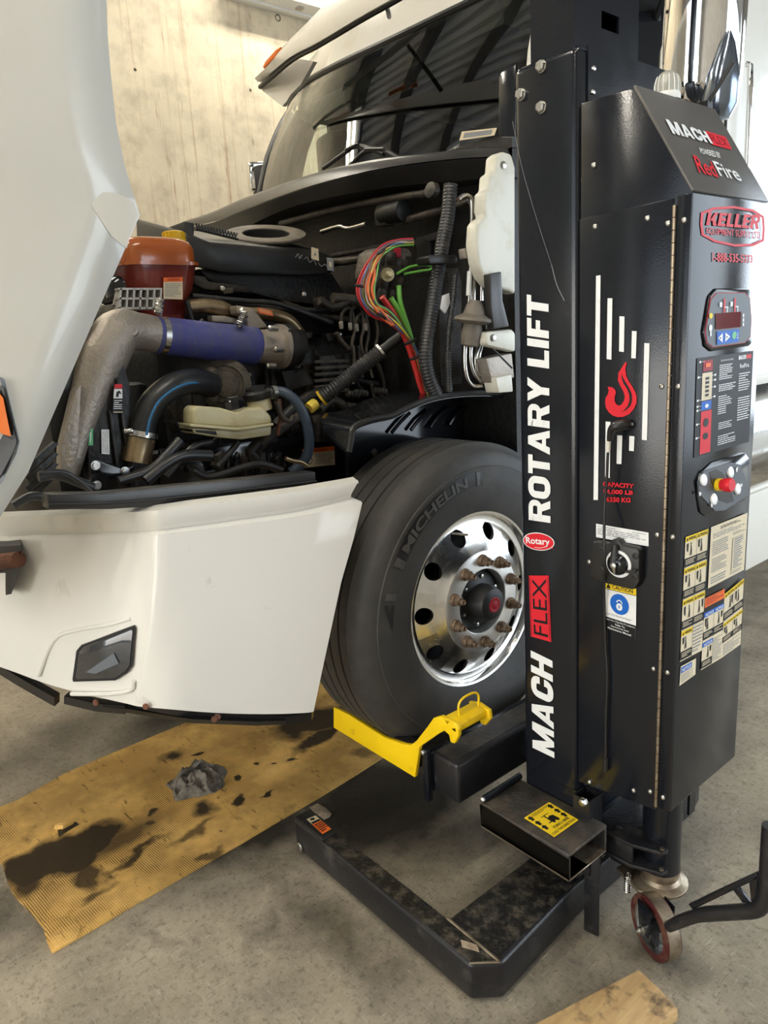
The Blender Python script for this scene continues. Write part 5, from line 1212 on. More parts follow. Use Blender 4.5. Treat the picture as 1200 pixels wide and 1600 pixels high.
# ---------------- engine bay
def tx(name, l, X, rpx, mat, par, label=None, n=12, k=5):
    """hose or rod through sight-line points on planes x = X (number or list)"""
    Xs = X if isinstance(X, (list, tuple)) else [X] * len(l)
    pts = [P(a, c, 'x', x_) for (a, c), x_ in zip(l, Xs)]
    rs = [rad(p, r_) for p, r_ in zip(pts, rpx if isinstance(rpx, (list, tuple)) else [rpx] * len(l))]
    b = MB(mat); b.tube(pts, rs, n, k); return b.build(name, par, label)
def corr(name, l, X, rpx, mat, par, pitch=.011, amp=.10, n=14, label=None):
    """corrugated hose"""
    Xs = X if isinstance(X, (list, tuple)) else [X] * len(l)
    c = catmull([P(a, d_, 'x', x_) for (a, d_), x_ in zip(l, Xs)], 14)
    L = [0]
    for a, d_ in zip(c, c[1:]): L.append(L[-1] + (d_ - a).length)
    pts, rs = [], []; s_ = 0; k = 0; pat = (1.0, 1.0, 1 - amp * 1.6, 1 - amp * 1.6); i = 0
    while s_ < L[-1]:
        while i < len(L) - 2 and L[i + 1] < s_: i += 1
        t = (s_ - L[i]) / max(1e-6, L[i + 1] - L[i]); p = c[i].lerp(c[i + 1], t); pts.append(p); rs.append(rad(p, rpx) * pat[k % 4]); k += 1; s_ += pitch * (.34, .16, .34, .16)[k % 4]
    b = MB(mat); b.tube(pts, rs, n, 1); return b.build(name, par, label, smooth=50)
def px_box(name, l, X, depth, mat, par, label=None, bevel=.004, dx=0):
    b = MB(mat); b.prism([P(a, c, 'x', X) for a, c in l], (-depth, dx, 0)); return b.build(name, par, label, bevel=bevel)
def band_on(name, p, axis, r, w_, mat, par, label=None):
    b = MB(mat); b.lathe(p - Vector(axis).normalized() * w_ / 2, axis, [(r * .98, 0), (r, 0), (r, w_), (r * .98, w_)], 28); return b.build(name, par, label)

# engine block with its ribs and covers
b = MB('engine_black')
b.box((-1.62, -.62, 1.05), (-.92, .32, 1.72)); b.box((-1.55, -.60, 1.72), (-1.0, .30, 1.90)); b.box((-1.5, -.72, 1.0), (-1.0, -.62, 1.6))
eng = b.build('engine', TRUCK, 'dark dusty diesel engine', bevel=.03)
for (y, z, w_, h_) in ((-.45, 1.50, .30, .16), (-.08, 1.56, .26, .22), (-.40, 1.28, .34, .2), (.0, 1.28, .28, .22)):
    b = MB('engine_dust'); b.box((-.94, y - w_ / 2, z - h_ / 2), (-.88, y + w_ / 2, z + h_ / 2))
    for i in range(5): b.box((-.89, y - w_ / 2 + .02 + i * w_ / 5.2, z - h_ / 2), (-.868, y - w_ / 2 + .035 + i * w_ / 5.2, z + h_ / 2))
    b.build('side_cover', eng, bevel=.006)
b = MB('engine_dust'); b.box((-1.5, -.58, 1.90), (-1.02, .28, 1.96)); b.build('valve_cover', eng, bevel=.015)
# unseen panel added on the far side to keep light out of the bay
b = MB('engine_black'); b.box((-2.30, -.95, .9), (-2.26, .34, 1.95)); b.build('far_light_block', TRUCK)

# radiator pack
b = MB('black_plastic'); b.box((-2.1, -1.10, 1.02), (-.58, -.94, 1.88)); rad_ = b.build('radiator', TRUCK, 'black radiator pack', bevel=.01)
px_box('side_tank', [(138, 760), (138, 690), (150, 600), (190, 560), (203, 600), (207, 690), (207, 765)], -.53, .06, 'engine_black', rad_)
px_box('tank_rib', [(182, 590), (187, 590), (212, 760), (203, 760)], -.515, .012, 'black_plastic', rad_)
px_box('tank_rib', [(170, 640), (176, 640), (192, 765), (186, 765)], -.515, .012, 'black_plastic', rad_)
for k, y in enumerate((690, 706, 722, 738)):
    px_box('shutter_vane', [(40, y + 40), (85, y), (92, y + 4), (46, y + 48)], -.42, .02, 'engine_black', rad_, bevel=.001)
def xd(l, X): return Decal(*[P(a, c, 'x', X) for a, c in l], (1, 0, 0))
d = xd([(178, 600), (191, 600), (192, 645), (175, 645)], -.510); d.rect(0, 0, 1, 1, 'black_print'); d.rect(.05, .0, .95, .15, 'red_print', 2); d.rect(.02, .17, .95, .50, 'white_print', 2); d.shape([(.25, .44), (.3, .28), (.6, .22), (.9, .35), (.6, .32), (.5, .46)], 'black_print', 3); d.lines(.1, .56, .9, .9, 5, 'white_print', .45); d.rect(.1, .96, .95, .99, 'cream_print', 2); d.build('danger_sticker', rad_, 'small danger sticker')
d = xd([(158, 671), (170, 671), (171, 710), (158.5, 709)], -.524); d.rect(0, 0, 1, 1, 'white_print')
for i in range(3): d.lines(.1 + .28 * i, .05, .28 + .28 * i, .95, 14, 'grey_print', .5)
d.build('serial_label', rad_, 'white serial label')
d = xd([(139, 670), (145, 670), (145, 696), (138, 696)], -.524); d.rect(0, 0, 1, 1, 'green_print'); d.rect(.3, .2, .5, .8, 'white_print', 2); d.build('green_label', rad_, 'green label')
bk = px_box('mount_bracket', [(141, 722), (146, 718), (152, 718), (196, 733), (208, 726), (212, 728), (208, 742), (180, 765), (141, 766)], -.46, .014, 'black_gloss', rad_)
for px, py in ((149, 727), (195, 736), (151, 758)):
    bb = MB('zinc'); bb.lathe(P(px, py, 'x', -.459), (1, 0, 0), [(.013, 0), (.013, .003), (.009, .003), (.009, .010)], 12); bb.build('bracket_bolt', bk)

# charge pipe: cast elbow, blue hose, clamps, outlet
CX = -.62
el = [(243, 523), (215, 518), (185, 520), (160, 560), (143, 610), (128, 660), (118, 705), (112, 745)]
b = MB('cast_alloy'); pts = [P(*p, 'x', CX + .02 * i * .6) for i, p in enumerate(el)]
b.tube(pts, [rad(p, r_) for p, r_ in zip(pts, (28, 29, 35, 38, 30, 23, 16, 11))], 24, 6); chg = b.build('charge_pipe_elbow', TRUCK, 'stained cast alloy elbow', smooth=60)
b = MB('cast_alloy'); b.prism([P(a, c, 'x', -.50) for a, c in ((118, 610), (128, 600), (124, 690), (118, 750), (95, 752), (96, 700))], (-.05, 0, 0)); b.build('elbow_flange', chg, bevel=.006)
b = MB('cast_alloy'); b.lathe(P(205, 517, 'x', CX + .07), (1, -.2, .3), [(.022, 0), (.018, .012), (.010, .014), (.008, .006)], 18); b.build('elbow_boss', chg)
h0, h1 = P(240, 523, 'x', CX), P(398, 541, 'x', CX); r0_, r1_ = rad(h0, 28.5), rad(h1, 29)
ax_ = (h1 - h0)
b = MB('blue_silicone'); prof = [(r0_ * .93, -.0), (r0_ * 1.0, .003)]
L_ = ax_.length
for i in range(1, 40):
    t = i / 40; prof.append((r0_ + (r1_ - r0_) * t + (.0012 if i % 2 else 0), L_ * t))
prof += [(r1_, L_), (r1_ * .93, L_ + .003)]
b.lathe(h0, ax_, prof, 40); bh = b.build('charge_hose', TRUCK, 'dusty blue silicone hose', smooth=60)
for t in (.075, .935):
    q = h0.lerp(h1, t); band_on('hose_clamp', q, ax_, r0_ * 1.035, .018, 'steel_pipe', bh, 'steel band clamp')
for (a, c) in (((247, 490), (250, 468)), ((372, 510), (383, 490))):
    q0, q1 = P(*a, 'x', CX + .05), P(*c, 'x', CX + .05); b = MB('steel_pipe')
    dv = q1 - q0; u_, w_ = b.frame(dv); hp = [q0 + dv * (i / 60) + (u_ * math.cos(i * .73) + w_ * math.sin(i * .73)) * .011 for i in range(61)]
    b.tube(hp, .003, 6, 1); b.tube([q0, q1 + dv * .15], .005, 8, 1); b.build('clamp_spring', bh)
b = MB('cast_alloy'); q2 = P(440, 542, 'x', CX); ax2 = q2 - h1
b.lathe(h1, ax2, [(r1_ * .88, 0), (r1_ * .90, ax2.length * .35), (r1_ * 1.0, ax2.length * .8), (r1_ * 1.22, ax2.length * .84), (r1_ * 1.22, ax2.length)], 36); ou = b.build('intake_throat', TRUCK, 'cast alloy intake throat')
b = MB('rubber_dark'); b.lathe(q2, ax2, [(r1_ * 1.24, 0), (r1_ * 1.24, .03), (r1_ * 1.0, .035), (r1_ * 1.0, .06)], 32); b.build('throat_gasket', ou)
for px, py in ((421, 513), (430, 546), (418, 572)):
    bb = MB('zinc'); bb.lathe(P(px, py, 'x', CX + .075), -ax2, [(.010, -.03), (.010, .0), (.006, .004)], 8); bb.build('throat_bolt', ou)
px_box('throttle_actuator', [(447, 520), (456, 512), (478, 516), (482, 530), (482, 552), (455, 553), (449, 545)], CX + .06, .08, 'black_plastic', ou)
px_box('connector', [(440, 580), (478, 575), (490, 600), (450, 612)], CX + .02, .06, 'engine_black', ou)

# bronze pipe
bz = tx('exhaust_gas_pipe', [(292, 480), (320, 478), (345, 482), (366, 488), (395, 489), (425, 492), (448, 500), (463, 514), (470, 530)], -.74, [11, 12, 12.5, 9, 9, 10.5, 10.5, 10, 10], 'bronze', TRUCK, 'bronze coloured pipe', 18, 6)
px_box('pipe_bracket', [(369, 477), (388, 480), (396, 482), (420, 512), (388, 514), (386, 494), (371, 490)], -.66, .05, 'cast_alloy', bz)
b = MB('zinc'); b.lathe(P(378, 486, 'x', -.655), (1, -.4, .2), [(.011, 0), (.010, .006), (.005, .008)], 10); b.build('bracket_bolt', bz)
d = xd([(402, 480), (424, 486), (427, 494), (405, 489)], -.690); d.rect(0, 0, 1, 1, 'wire_orange'); d.lines(.1, .2, .9, .8, 2, 'cream_print', .4); d.build('heat_label', bz, 'orange heat label')
px_box('plug_block', [(331, 493), (350, 493), (372, 498), (372, 506), (350, 504), (332, 503)], -.70, .04, 'cast_alloy', eng)
px_box('lifting_bar', [(302, 430), (321, 432), (327, 440), (393, 448), (394, 458), (320, 452), (304, 444)], -.80, .03, 'engine_dust', eng, 'dusty grey bar')
tx('loom_branch', [(300, 462), (340, 466), (380, 470), (430, 474), (480, 490), (520, 505)], -.78, 4, 'loom', eng)
tx('loom_branch', [(300, 472), (360, 474), (410, 478), (460, 484), (500, 484), (540, 478)], -.84, 4, 'loom', eng)
tx('fuel_rail', [(440, 474), (490, 490), (540, 500), (570, 505)], -.86, 6, 'engine_dust', eng)

# coolant reservoir
b = MB('coolant_red')
tc_ = Vector((-.86, -.625, 0))
def rbox(z0, z1, hx_, hy_, r_, cx_=0, cy__=0, n=8, seg_=4):
    pts = []
    for (sx, sy, a0) in ((1, 1, 0), (-1, 1, 90), (-1, -1, 180), (1, -1, 270)):
        for i in range(n): a = math.radians(a0 + 90 * i / (n - 1)); pts.append((tc_.x + cx_ + sx * (hx_ - r_) + r_ * math.cos(a), tc_.y + cy__ + sy * (hy_ - r_) + r_ * math.sin(a)))
    return pts
def rloft(b, secs):
    rings = [[Vector((x, y, z)) for x, y in rbox(0, 0, hx_, hy_, r_)] for (z, hx_, hy_, r_) in secs]
    n = len(rings[0]); bi = len(b.v)
    for r_ in rings: b.v += r_
    for k in range(len(rings) - 1):
        for i in range(n): b.f.append([bi + k * n + i, bi + k * n + (i + 1) % n, bi + (k + 1) * n + (i + 1) % n, bi + (k + 1) * n + i]); b.m.append(b.c)
    b.f.append([bi + i for i in range(n)][::-1]); b.m.append(b.c); b.f.append([bi + (len(rings) - 1) * n + i for i in range(n)]); b.m.append(b.c)
rloft(b, [(1.775, .06, .06, .03), (1.785, .08, .075, .035), (1.86, .09, .085, .04), (1.90, .108, .112, .05), (1.975, .12, .125, .05)])
resv = b.build('coolant_reservoir', TRUCK, 'red coolant reservoir with yellow cap', smooth=50)
b = MB('coolant_amber'); rloft(b, [(1.985, .12, .125, .05), (2.03, .12, .125, .05), (2.052, .11, .115, .05), (2.066, .08, .085, .05), (2.068, .06, .07, .04)])
b.use('coolant_red'); b.build('upper_shell', resv, 'amber upper half of the reservoir', smooth=50)
b = MB('coolant_amber'); rloft(b, [(1.974, .129, .134, .05), (1.985, .129, .134, .05)]); b.build('moulded_seam', resv)
b = MB('cap_yellow'); q = P(272, 374, 'x', -.86); q.z = 2.066
b.lathe(q, (0, 0, 1), [(.040, -.01), (.040, .006), (.036, .008), (.036, .028), (.030, .031)], 24)
for i in range(16):
    t = 6.283 * i / 16; b.obox(q + Vector((.0365 * math.cos(t), .0365 * math.sin(t), .018)), (.002 * math.cos(t), .002 * math.sin(t), 0), (-.003 * math.sin(t), .003 * math.cos(t), 0), (0, 0, .009))
b.build('filler_cap', resv, 'yellow filler cap')
d = Decal(P(255, 434, 'x', -.738), P(285, 433, 'x', -.738), P(285, 468, 'x', -.745), P(255, 467, 'x', -.745), (1, 0, 0)); d.rect(0, 0, 1, 1, 'cream_print'); d.rect(0, 0, 1, .2, 'orange_print', 2); d.text('WARNING', .2, .04, .85, .16, 'red_dark', .01, 3); d.lines(.08, .28, .92, .92, 7, 'grey_print', .4); d.build('warning_label', resv, 'cream warning label')
b = MB('translucent_plastic'); tb = [(183, 452), (250, 450), (252, 476), (248, 484), (188, 485), (178, 476)]
X_ = -.70; q = [P(*p, 'x', X_) for p in tb]; b.prism(q, (-.012, 0, 0))
for i in range(7):
    a, c = P(186 + i * 10.5, 451, 'x', X_ + .014), P(184 + i * 10.5, 484, 'x', X_ + .014); b.obox((a + c) / 2, (.016, 0, 0), (0, .003, 0), (c - a) / 2)
for yy in (452, 467, 482): a, c = P(182, yy, 'x', X_ + .014), P(250, yy, 'x', X_ + .014); b.obox((a + c) / 2, (.016, 0, 0), (c - a) / 2, (0, 0, .003))
b.build('ribbed_shroud', rad_, 'ribbed translucent plastic shroud')
b = MB('black_gloss'); b.lathe(P(196, 445, 'x', -.86), (0, 0, 1), [(.065, -.04), (.065, 0), (.055, .018), (.03, .03), (.01, .034)], 28); b.build('oil_filter_lid', eng)
tx('reservoir_hose', [(292, 470), (300, 500), (304, 520)], -.72, 4, 'hose_black', resv)

# air cleaner housing with oval port
XA = -.86
ta = [P(291, 362, 'x', XA), P(330, 378, 'x', XA), P(420, 386, 'x', XA), P(500, 392, 'x', XA), P(522, 402, 'x', XA), P(523, 428, 'x', XA), P(480, 432, 'x', XA), P(350, 428, 'x', XA), P(292, 414, 'x', XA)]
b = MB('black_plastic'); b.prism(ta, (-.42, -.0, .11)); ac = b.build('air_cleaner', TRUCK, 'black air cleaner housing', bevel=.016)
b = MB('black_plastic'); b.prism([P(288, 345, 'x', -.90), P(304, 348, 'x', -.90), P(304, 395, 'x', -.90), P(294, 398, 'x', -.90)], (-.3, 0, 0)); b.build('housing_flange', ac, bevel=.006)
b = MB('black_plastic')
for i in range(14):
    p = P(306 + i * 4.6, 349 + i * 1.1, 'x', -.98); q = P(308.3 + i * 4.6, 357 + i * 1.1, 'x', -.98); r_ = P(310.6 + i * 4.6, 350 + i * 1.1, 'x', -.98); b.tube([p, q, r_], .004, 6, 1)
b.tube([P(306, 358, 'x', -.98), P(372, 374, 'x', -.98)], .005, 6, 1)
b.build('clip_row', ac)
pc = P(416, 370, 'x', -1.05); nr_ = Vector((.33, -.14, 1)); b = MB('ring_rubber')
b.lathe(pc, nr_, [(.094, .0), (.150, .002), (.158, .008), (.158, .015), (.106, .018), (.094, .014), (.094, -.03)], 56, cap0=False, cap1=False); b.build('intake_port', ac, 'pale grey rubber intake ring')
b = MB('rubber_dark'); b.lathe(pc, nr_, [(.002, -.20), (.093, -.20), (.093, .010)], 40, cap0=False, cap1=False); b.build('port_hole', ac)
for (l, X) in (([(462, 402), (466, 396), (468, 404), (472, 398)], -.85), ([(476, 404), (480, 402), (484, 410), (490, 406), (494, 414)], -.85), ([(497, 410), (502, 416), (508, 413), (514, 420), (519, 417)], -.85)):
    tx('chalk_mark', l, X, .6, 'grey_print', ac, None, 5, 3)
d = xd([(486, 386), (497, 389), (498, 408), (486, 404)], -.85); d.rect(0, 0, 1, 1, 'cream_print'); d.shape([(.3, .7), (.5, .3), (.7, .6)], 'grey_print', 2); d.build('small_label', ac); d = xd([(510, 402), (521, 404), (521, 424), (511, 422)], -.85); d.rect(0, 0, 1, 1, 'grey_print'); d.rect(.3, .3, .7, .7, 'cream_print', 2); d.build('small_label', ac)
px_box('lower_duct', [(310, 420), (520, 428), (545, 470), (530, 480), (440, 470), (330, 440)], -.90, .2, 'engine_black', ac)

# pump cover, coolant elbow, power steering reservoir
b = MB('cast_dark'); q = P(352, 600, 'x', -.60); axp = (.9, -.44, .05)
b.lathe(q, axp, [(.085, -.06), (.085, 0), (.060, .008), (.058, .004), (.045, .004), (.043, .010), (.036, .012), (.01, .013)], 36)
pc_ = b.build('pump_cover', eng, 'round cast pump cover')
for px, py in ((331, 584), (377, 585), (378, 617), (330, 622)):
    bb = MB('cast_dark'); qq = P(px, py, 'x', -.595); bb.lathe(qq, axp, [(.022, -.05), (.022, .0), (.013, .002), (.012, .01), (.005, .011)], 14); bb.build('cover_lug', pc_)
hs = [(330, 602), (305, 596), (275, 601), (245, 622), (228, 650), (221, 682)]
co = tx('coolant_elbow', hs, [-.60, -.56, -.53, -.52, -.52, -.52], 20, 'hose_black', TRUCK, 'black coolant hose elbow with blue stripe', 24, 7)
b = MB('hose_stripe'); sp3 = catmull([P(a, c, 'x', X) for (a, c), X in zip([(328, 604), (305, 598), (277, 605), (250, 625), (236, 650), (229, 680)], [-.548, -.508, -.478, -.468, -.468, -.468])], 7); b.tube(sp3, .0035, 6, 1); b.build('stripe', co, 'blue stripe')
q = P(219, 684, 'x', -.52); q_ = P(213, 722, 'x', -.52); ax_ = q_ - q
band_on('clamp', q.lerp(q_, -.15), ax_, .051, .016, 'steel_pipe', co, 'steel clamp'); b = MB('steel_pipe'); b.lathe(P(206, 673, 'x', -.475), (0, -1, 0), [(.009, 0), (.009, .02), (.006, .024)], 12); b.build('clamp_screw', co)
b = MB('bronze'); b.lathe(q, ax_, [(.046, 0), (.044, .01), (.042, ax_.length * .6), (.044, ax_.length)], 28); b.build('coolant_pipe', TRUCK, 'dull metal coolant pipe')
# reservoir
PXR = -.42
top = [(300, 632), (318, 626), (352, 640), (372, 630), (396, 622), (412, 628), (424, 645), (426, 662), (372, 672), (300, 662)]
b = MB('ps_plastic'); b.prism([P(a, c, 'x', PXR) for a, c in ((302, 640), (308, 634), (345, 637), (372, 645), (384, 638), (412, 636), (424, 650), (426, 661), (374, 669), (302, 663))], (-.075, 0, 0)); ps = b.build('steering_fluid_reservoir', TRUCK, 'yellowed steering fluid reservoir with two black caps', bevel=.014, seg=3)
b = MB('ps_plastic'); b.prism([P(a, c, 'x', PXR + .012) for a, c in ((296, 662), (374, 668.5), (428, 661), (428, 665), (374, 673.5), (298, 667))], (-.085, 0, 0)); b.build('seam_rim', ps, bevel=.003)
b = MB('ps_plastic'); b.prism([P(a, c, 'x', PXR - .004) for a, c in ((370, 672), (425, 665), (424, 680), (378, 687), (340, 684), (336, 670))], (-.10, 0, 0)); b.use('engine_black'); b.prism([P(a, c, 'x', PXR - .006) for a, c in ((300, 668), (340, 671), (344, 684), (304, 678))], (-.10, 0, 0)); b.build('lower_half', ps, bevel=.006)
b = MB('black_gloss'); q = P(366, 634, 'x', PXR - .035); q.z += .004
b.lathe(q, (0, -.15, 1), [(.030, -.012), (.032, .0), (.032, .014), (.028, .018)], 8); b.use('ps_plastic'); b.lathe(q, (0, -.15, 1), [(.024, -.03), (.024, -.01)], 20); b.build('filler_cap', ps, 'small black filler cap')
d = Decal(q + Vector((-.018, -.018, .020)), q + Vector((-.018, .018, .023)), q + Vector((.018, .018, .023)), q + Vector((.018, -.018, .020)), (0, 0, 1)); d.lines(.1, .1, .9, .9, 5, 'white_print', .4, 1); d.build('cap_print', ps)
b = MB('black_plastic'); q = P(402, 620, 'x', PXR - .04); q.z += .006; b.lathe(q, (0, -.15, 1), [(.042, -.014), (.045, -.006), (.045, .008), (.040, .014), (.034, .016), (.034, .026), (.02, .028)], 24); b.use('ps_plastic'); b.lathe(q, (0, -.15, 1), [(.038, -.05), (.038, -.01)], 24); b.build('breather_cap', ps, 'large black cap')
bl_ = tx('return_hose', [(424, 612), (440, 612), (455, 620), (468, 635), (478, 658), (483, 685), (481, 708), (472, 724), (455, 738)], [-.42, -.40, -.38, -.37, -.37, -.38, -.40, -.42, -.44], 8, 'hose_blue', TRUCK, 'blue grey return hose', 14, 5)
q = P(427, 613, 'x', -.41); band_on('hose_clip', q, (0, 1, 0), .021, .014, 'steel_pipe', bl_)
tx('copper_strap', [(446, 716), (458, 720), (470, 722), (480, 728)], -.39, 3.5, 'bronze', bl_)
tx('brown_pipe', [(432, 628), (440, 650), (452, 658), (458, 650)], -.46, 4, 'cast_dark', eng); tx('orange_pipe', [(436, 624), (438, 650), (434, 680)], -.47, 3, 'rust', eng)

# steering shaft with ribbed boot
st = corr('steering_boot', [(503, 622), (530, 601), (560, 577), (597, 548)], [-.50, -.46, -.42, -.36], 12.5, 'loom', TRUCK, .011, .10, 18, 'ribbed black steering boot')
tx('upper_shaft', [(592, 552), (612, 536), (640, 515)], [-.37, -.34, -.30], 8, 'engine_black', st); band_on('boot_clip', P(596, 549, 'x', -.362), P(612, 536, 'x', -.34) - P(596, 549, 'x', -.362), .030, .008, 'steel_pipe', st); band_on('boot_clip', P(503, 622, 'x', -.50), P(503, 622, 'x', -.50) - P(530, 601, 'x', -.46), .030, .008, 'cap_yellow', st)
tx('taped_joint', [(493, 630), (488, 634), (483, 638)], -.50, [9, 9.5, 9], 'wire_yellow', st, 'yellow taped joint'); tx('lower_shaft', [(480, 641), (450, 662), (420, 684), (398, 702)], -.52, [8, 8, 8, 10], 'engine_dust', st); tx('shaft_joint', [(404, 692), (392, 706), (400, 716)], -.5, 9, 'engine_black', st)
tx('heater_hose', [(505, 612), (480, 620), (455, 640), (430, 665)], -.60, 8, 'engine_black', eng)

# clutter on the block
rn = random.Random(3)
b = MB('engine_black'); b.lathe(P(468, 548, 'x', -.78), (0, 0, 1), [(.055, -.05), (.058, .0), (.045, .012), (.03, .014), (.03, .05), (.02, .055)], 24); b.build('fuel_filter', eng)
for i in range(6): px_box('cooler_fin', [(492, 563 + i * 10), (545, 561 + i * 9), (546, 566 + i * 9), (493, 568 + i * 10)], -.74, .04, 'cast_dark', eng, None, .001)
for k, (px, py) in enumerate(((534, 492), (548, 488), (556, 500), (570, 500))):
    tx('injector_line', [(px, py + 14), (px, py), (px + 8, py - 10), (px + 16, py - 6), (px + 20, py + 24), (px + 16, py + 50), (px + 26, py + 90)], -.74, 2.6, 'cast_dark', eng, None, 8, 4)
for px, py in ((533, 508), (547, 510), (557, 512), (571, 511)):
    bb = MB('cast_alloy'); q = P(px, py, 'x', -.735); bb.lathe(q, (0, 0, 1), [(.006, -.015), (.009, -.01), (.009, .01), (.006, .015)], 6); bb.build('line_nut', eng)
for l, r_ in (([(525, 520), (535, 535), (545, 545)], 4), ([(552, 540), (554, 575), (552, 600)], 3), ([(560, 540), (563, 565), (566, 590)], 3), ([(500, 470), (520, 480), (545, 470)], 7), ([(520, 465), (560, 470), (575, 480)], 8), ([(580, 600), (590, 640), (600, 655)], 3), ([(592, 570), (600, 600), (596, 640)], 3)):
    tx('hard_pipe', l, -.72, r_, rn.choice(('cast_dark', 'engine_dust')), eng)
for px, py in ((548, 615), (560, 613), (548, 634), (562, 640), (590, 610), (610, 620)):
    b = MB('engine_dust'); q = P(px - 6, py, 'x', -.56); q1 = P(px + 14, py + 2, 'x', -.56); dv = (q1 - q); pr = []
    for i in range(9): pr += [(.014 if i % 2 else .010, dv.length * i / 8)]
    b.lathe(q, dv, pr, 14); b.build('ribbed_fitting', eng)
tx('transfer_pipe', [(500, 640), (520, 625), (545, 640), (555, 645)], -.58, 7, 'engine_dust', eng); tx('transfer_pipe', [(520, 650), (545, 662), (555, 650)], -.58, 5, 'engine_dust', eng)
px_box('pump_body', [(488, 650), (512, 645), (528, 660), (526, 690), (496, 690)], -.60, .1, 'engine_dust', eng); px_box('pump_body', [(500, 556), (556, 552), (560, 600), (505, 605)], -.80, .06, 'engine_black', eng)
b = MB('engine_dust'); b.cyl(P(497, 690, 'x', -.59), P(497, 660, 'x', -.59), .016); b.build('pump_stud', eng)
for i in range(26):
    px, py = rn.uniform(300, 600), rn.uniform(440, 690); w_, h_ = rn.uniform(5, 20), rn.uniform(4, 14)
    px_box('engine_bracket', [(px, py), (px + w_, py - 2), (px + w_, py + h_), (px + w_ * .2, py + h_ + 2)], -.83 + rn.uniform(0, .04), .03, rn.choice(('engine_black', 'engine_dust', 'engine_dust', 'cast_dark')), eng, None, .002)
for i in range(16):
    px, py = rn.uniform(250, 620), rn.uniform(580, 690); dx, dy = rn.uniform(-50, 50), rn.uniform(-40, 40)
    tx('small_hose', [(px, py), (px + dx * .4, py + dy * .7), (px + dx, py + dy)], -.74, rn.uniform(2, 4.5), rn.choice(('loom', 'engine_black', 'engine_dust')), eng)
for i in range(14):
    bb = MB('zinc'); q = P(rn.uniform(310, 600), rn.uniform(450, 680), 'x', -.79); bb.lathe(q, (1, -.3, 0), [(.009, 0), (.009, .008), (.005, .010)], 6); bb.build('engine_bolt', eng)
# lower hoses by the radiator
for l, X, r_, m_ in (([(282, 688), (262, 710), (235, 735), (185, 752)], -.42, 8, 'hose_black'), ([(330, 712), (290, 712), (262, 724), (228, 752)], -.40, 9, 'hose_black'), ([(60, 745), (90, 742), (120, 752), (145, 762)], -.34, 8, 'loom'), ([(70, 738), (100, 738), (125, 752), (142, 768)], -.30, 4, 'loom'), ([(20, 790), (50, 775), (80, 780)], -.26, 7, 'loom'),
                     ([(340, 730), (365, 700), (372, 690)], -.45, 5, 'engine_black'), ([(300, 735), (330, 745), (400, 725), (440, 735)], -.4, 6, 'engine_black'), ([(260, 745), (300, 700), (330, 690)], -.45, 5, 'loom')):
    tx('lower_hose', l, X, r_, m_, TRUCK)
rl = px_box('rail_plate', [(250, 702), (300, 698), (560, 672), (580, 690), (560, 750), (420, 770), (250, 760)], -.70, .02, 'black_gloss', TRUCK, 'oily black rail plate')
for i in range(10):
    px = rn.uniform(270, 470); bb = MB('engine_dust'); bb.lathe(P(px, rn.uniform(705, 745), 'x', -.695), (1, 0, 0), [(.014, 0), (.013, .01), (.008, .02)], 8); bb.build('rail_bolt', rl)
for i in range(8):
    px = 340 + i * 13; px_box('spring_clip', [(px, 712 + (i % 3) * 6), (px + 9, 706), (px + 14, 738), (px + 4, 744)], -.62 + .02 * (i % 3), .03, rn.choice(('black_gloss', 'engine_dust', 'engine_black')), rl, None, .002)
d = xd([(472, 702), (522, 697), (523, 726), (475, 731)], -.66); d.rect(0, 0, 1, 1, 'cream_print'); d.rect(0, 0, 1, .24, 'orange_print', 2); d.text('WARNING', .3, .05, .75, .19, 'red_dark', .01, 3); d.lines(.32, .32, .95, .92, 6, 'grey_print', .35); d.ring(.16, .62, .12, .22, .8, 'black_print', 2, 16, -1, 4); d.build('warning_label', rl, 'cream and orange warning label')

# wheel arch liner
ae = [(545, 706), (548, 690), (553, 668), (580, 656), (612, 650), (640, 636), (676, 622), (720, 615), (770, 614), (812, 618)]
e3 = catmull(PX(ae, -.16), 4)
b = MB('black_gloss'); b.sheet([[p for p in e3], [p + Vector((-.02 - .23 * min(1, i / 12), 0, .01)) for i, p in enumerate(e3)]], (0, 0, -.012)); al = b.build('wheel_arch_liner', TRUCK, 'glossy black wheel arch liner')
b = MB('black_gloss'); b.prism([P(a, c, 'x', -.36) for a, c in ae] + [P(a, c, 'x', -.36) for a, c in ((812, 800), (560, 800), (546, 770))], (-.02, 0, 0)); b.build('liner_panel', al)
b = MB('black_plastic'); b.tube(e3, .010, 8, 1); b.build('liner_lip', al)
for k in range(5): tx('liner_rib', [(612 + 30 * k, 676 - 4 * k), (625 + 30 * k, 660 - 5 * k), (640 + 32 * k, 645 - 5 * k)], -.345, 3, 'black_gloss', al, None, 8, 2)
b = MB('engine_dust'); b.lathe(P(566, 712, 'x', -.42), (1, -.3, 0), [(.05, -.03), (.05, .04), (.04, .055), (.02, .06), (.018, .05)], 24); b.build('steering_arm_boss', TRUCK, 'dusty cast boss'); b = MB('engine_dust'); b.tube([P(566, 720, 'x', -.40), P(566, 745, 'x', -.40), P(562, 775, 'x', -.40)], .035, 14, 2); b.build('steering_arm', TRUCK)

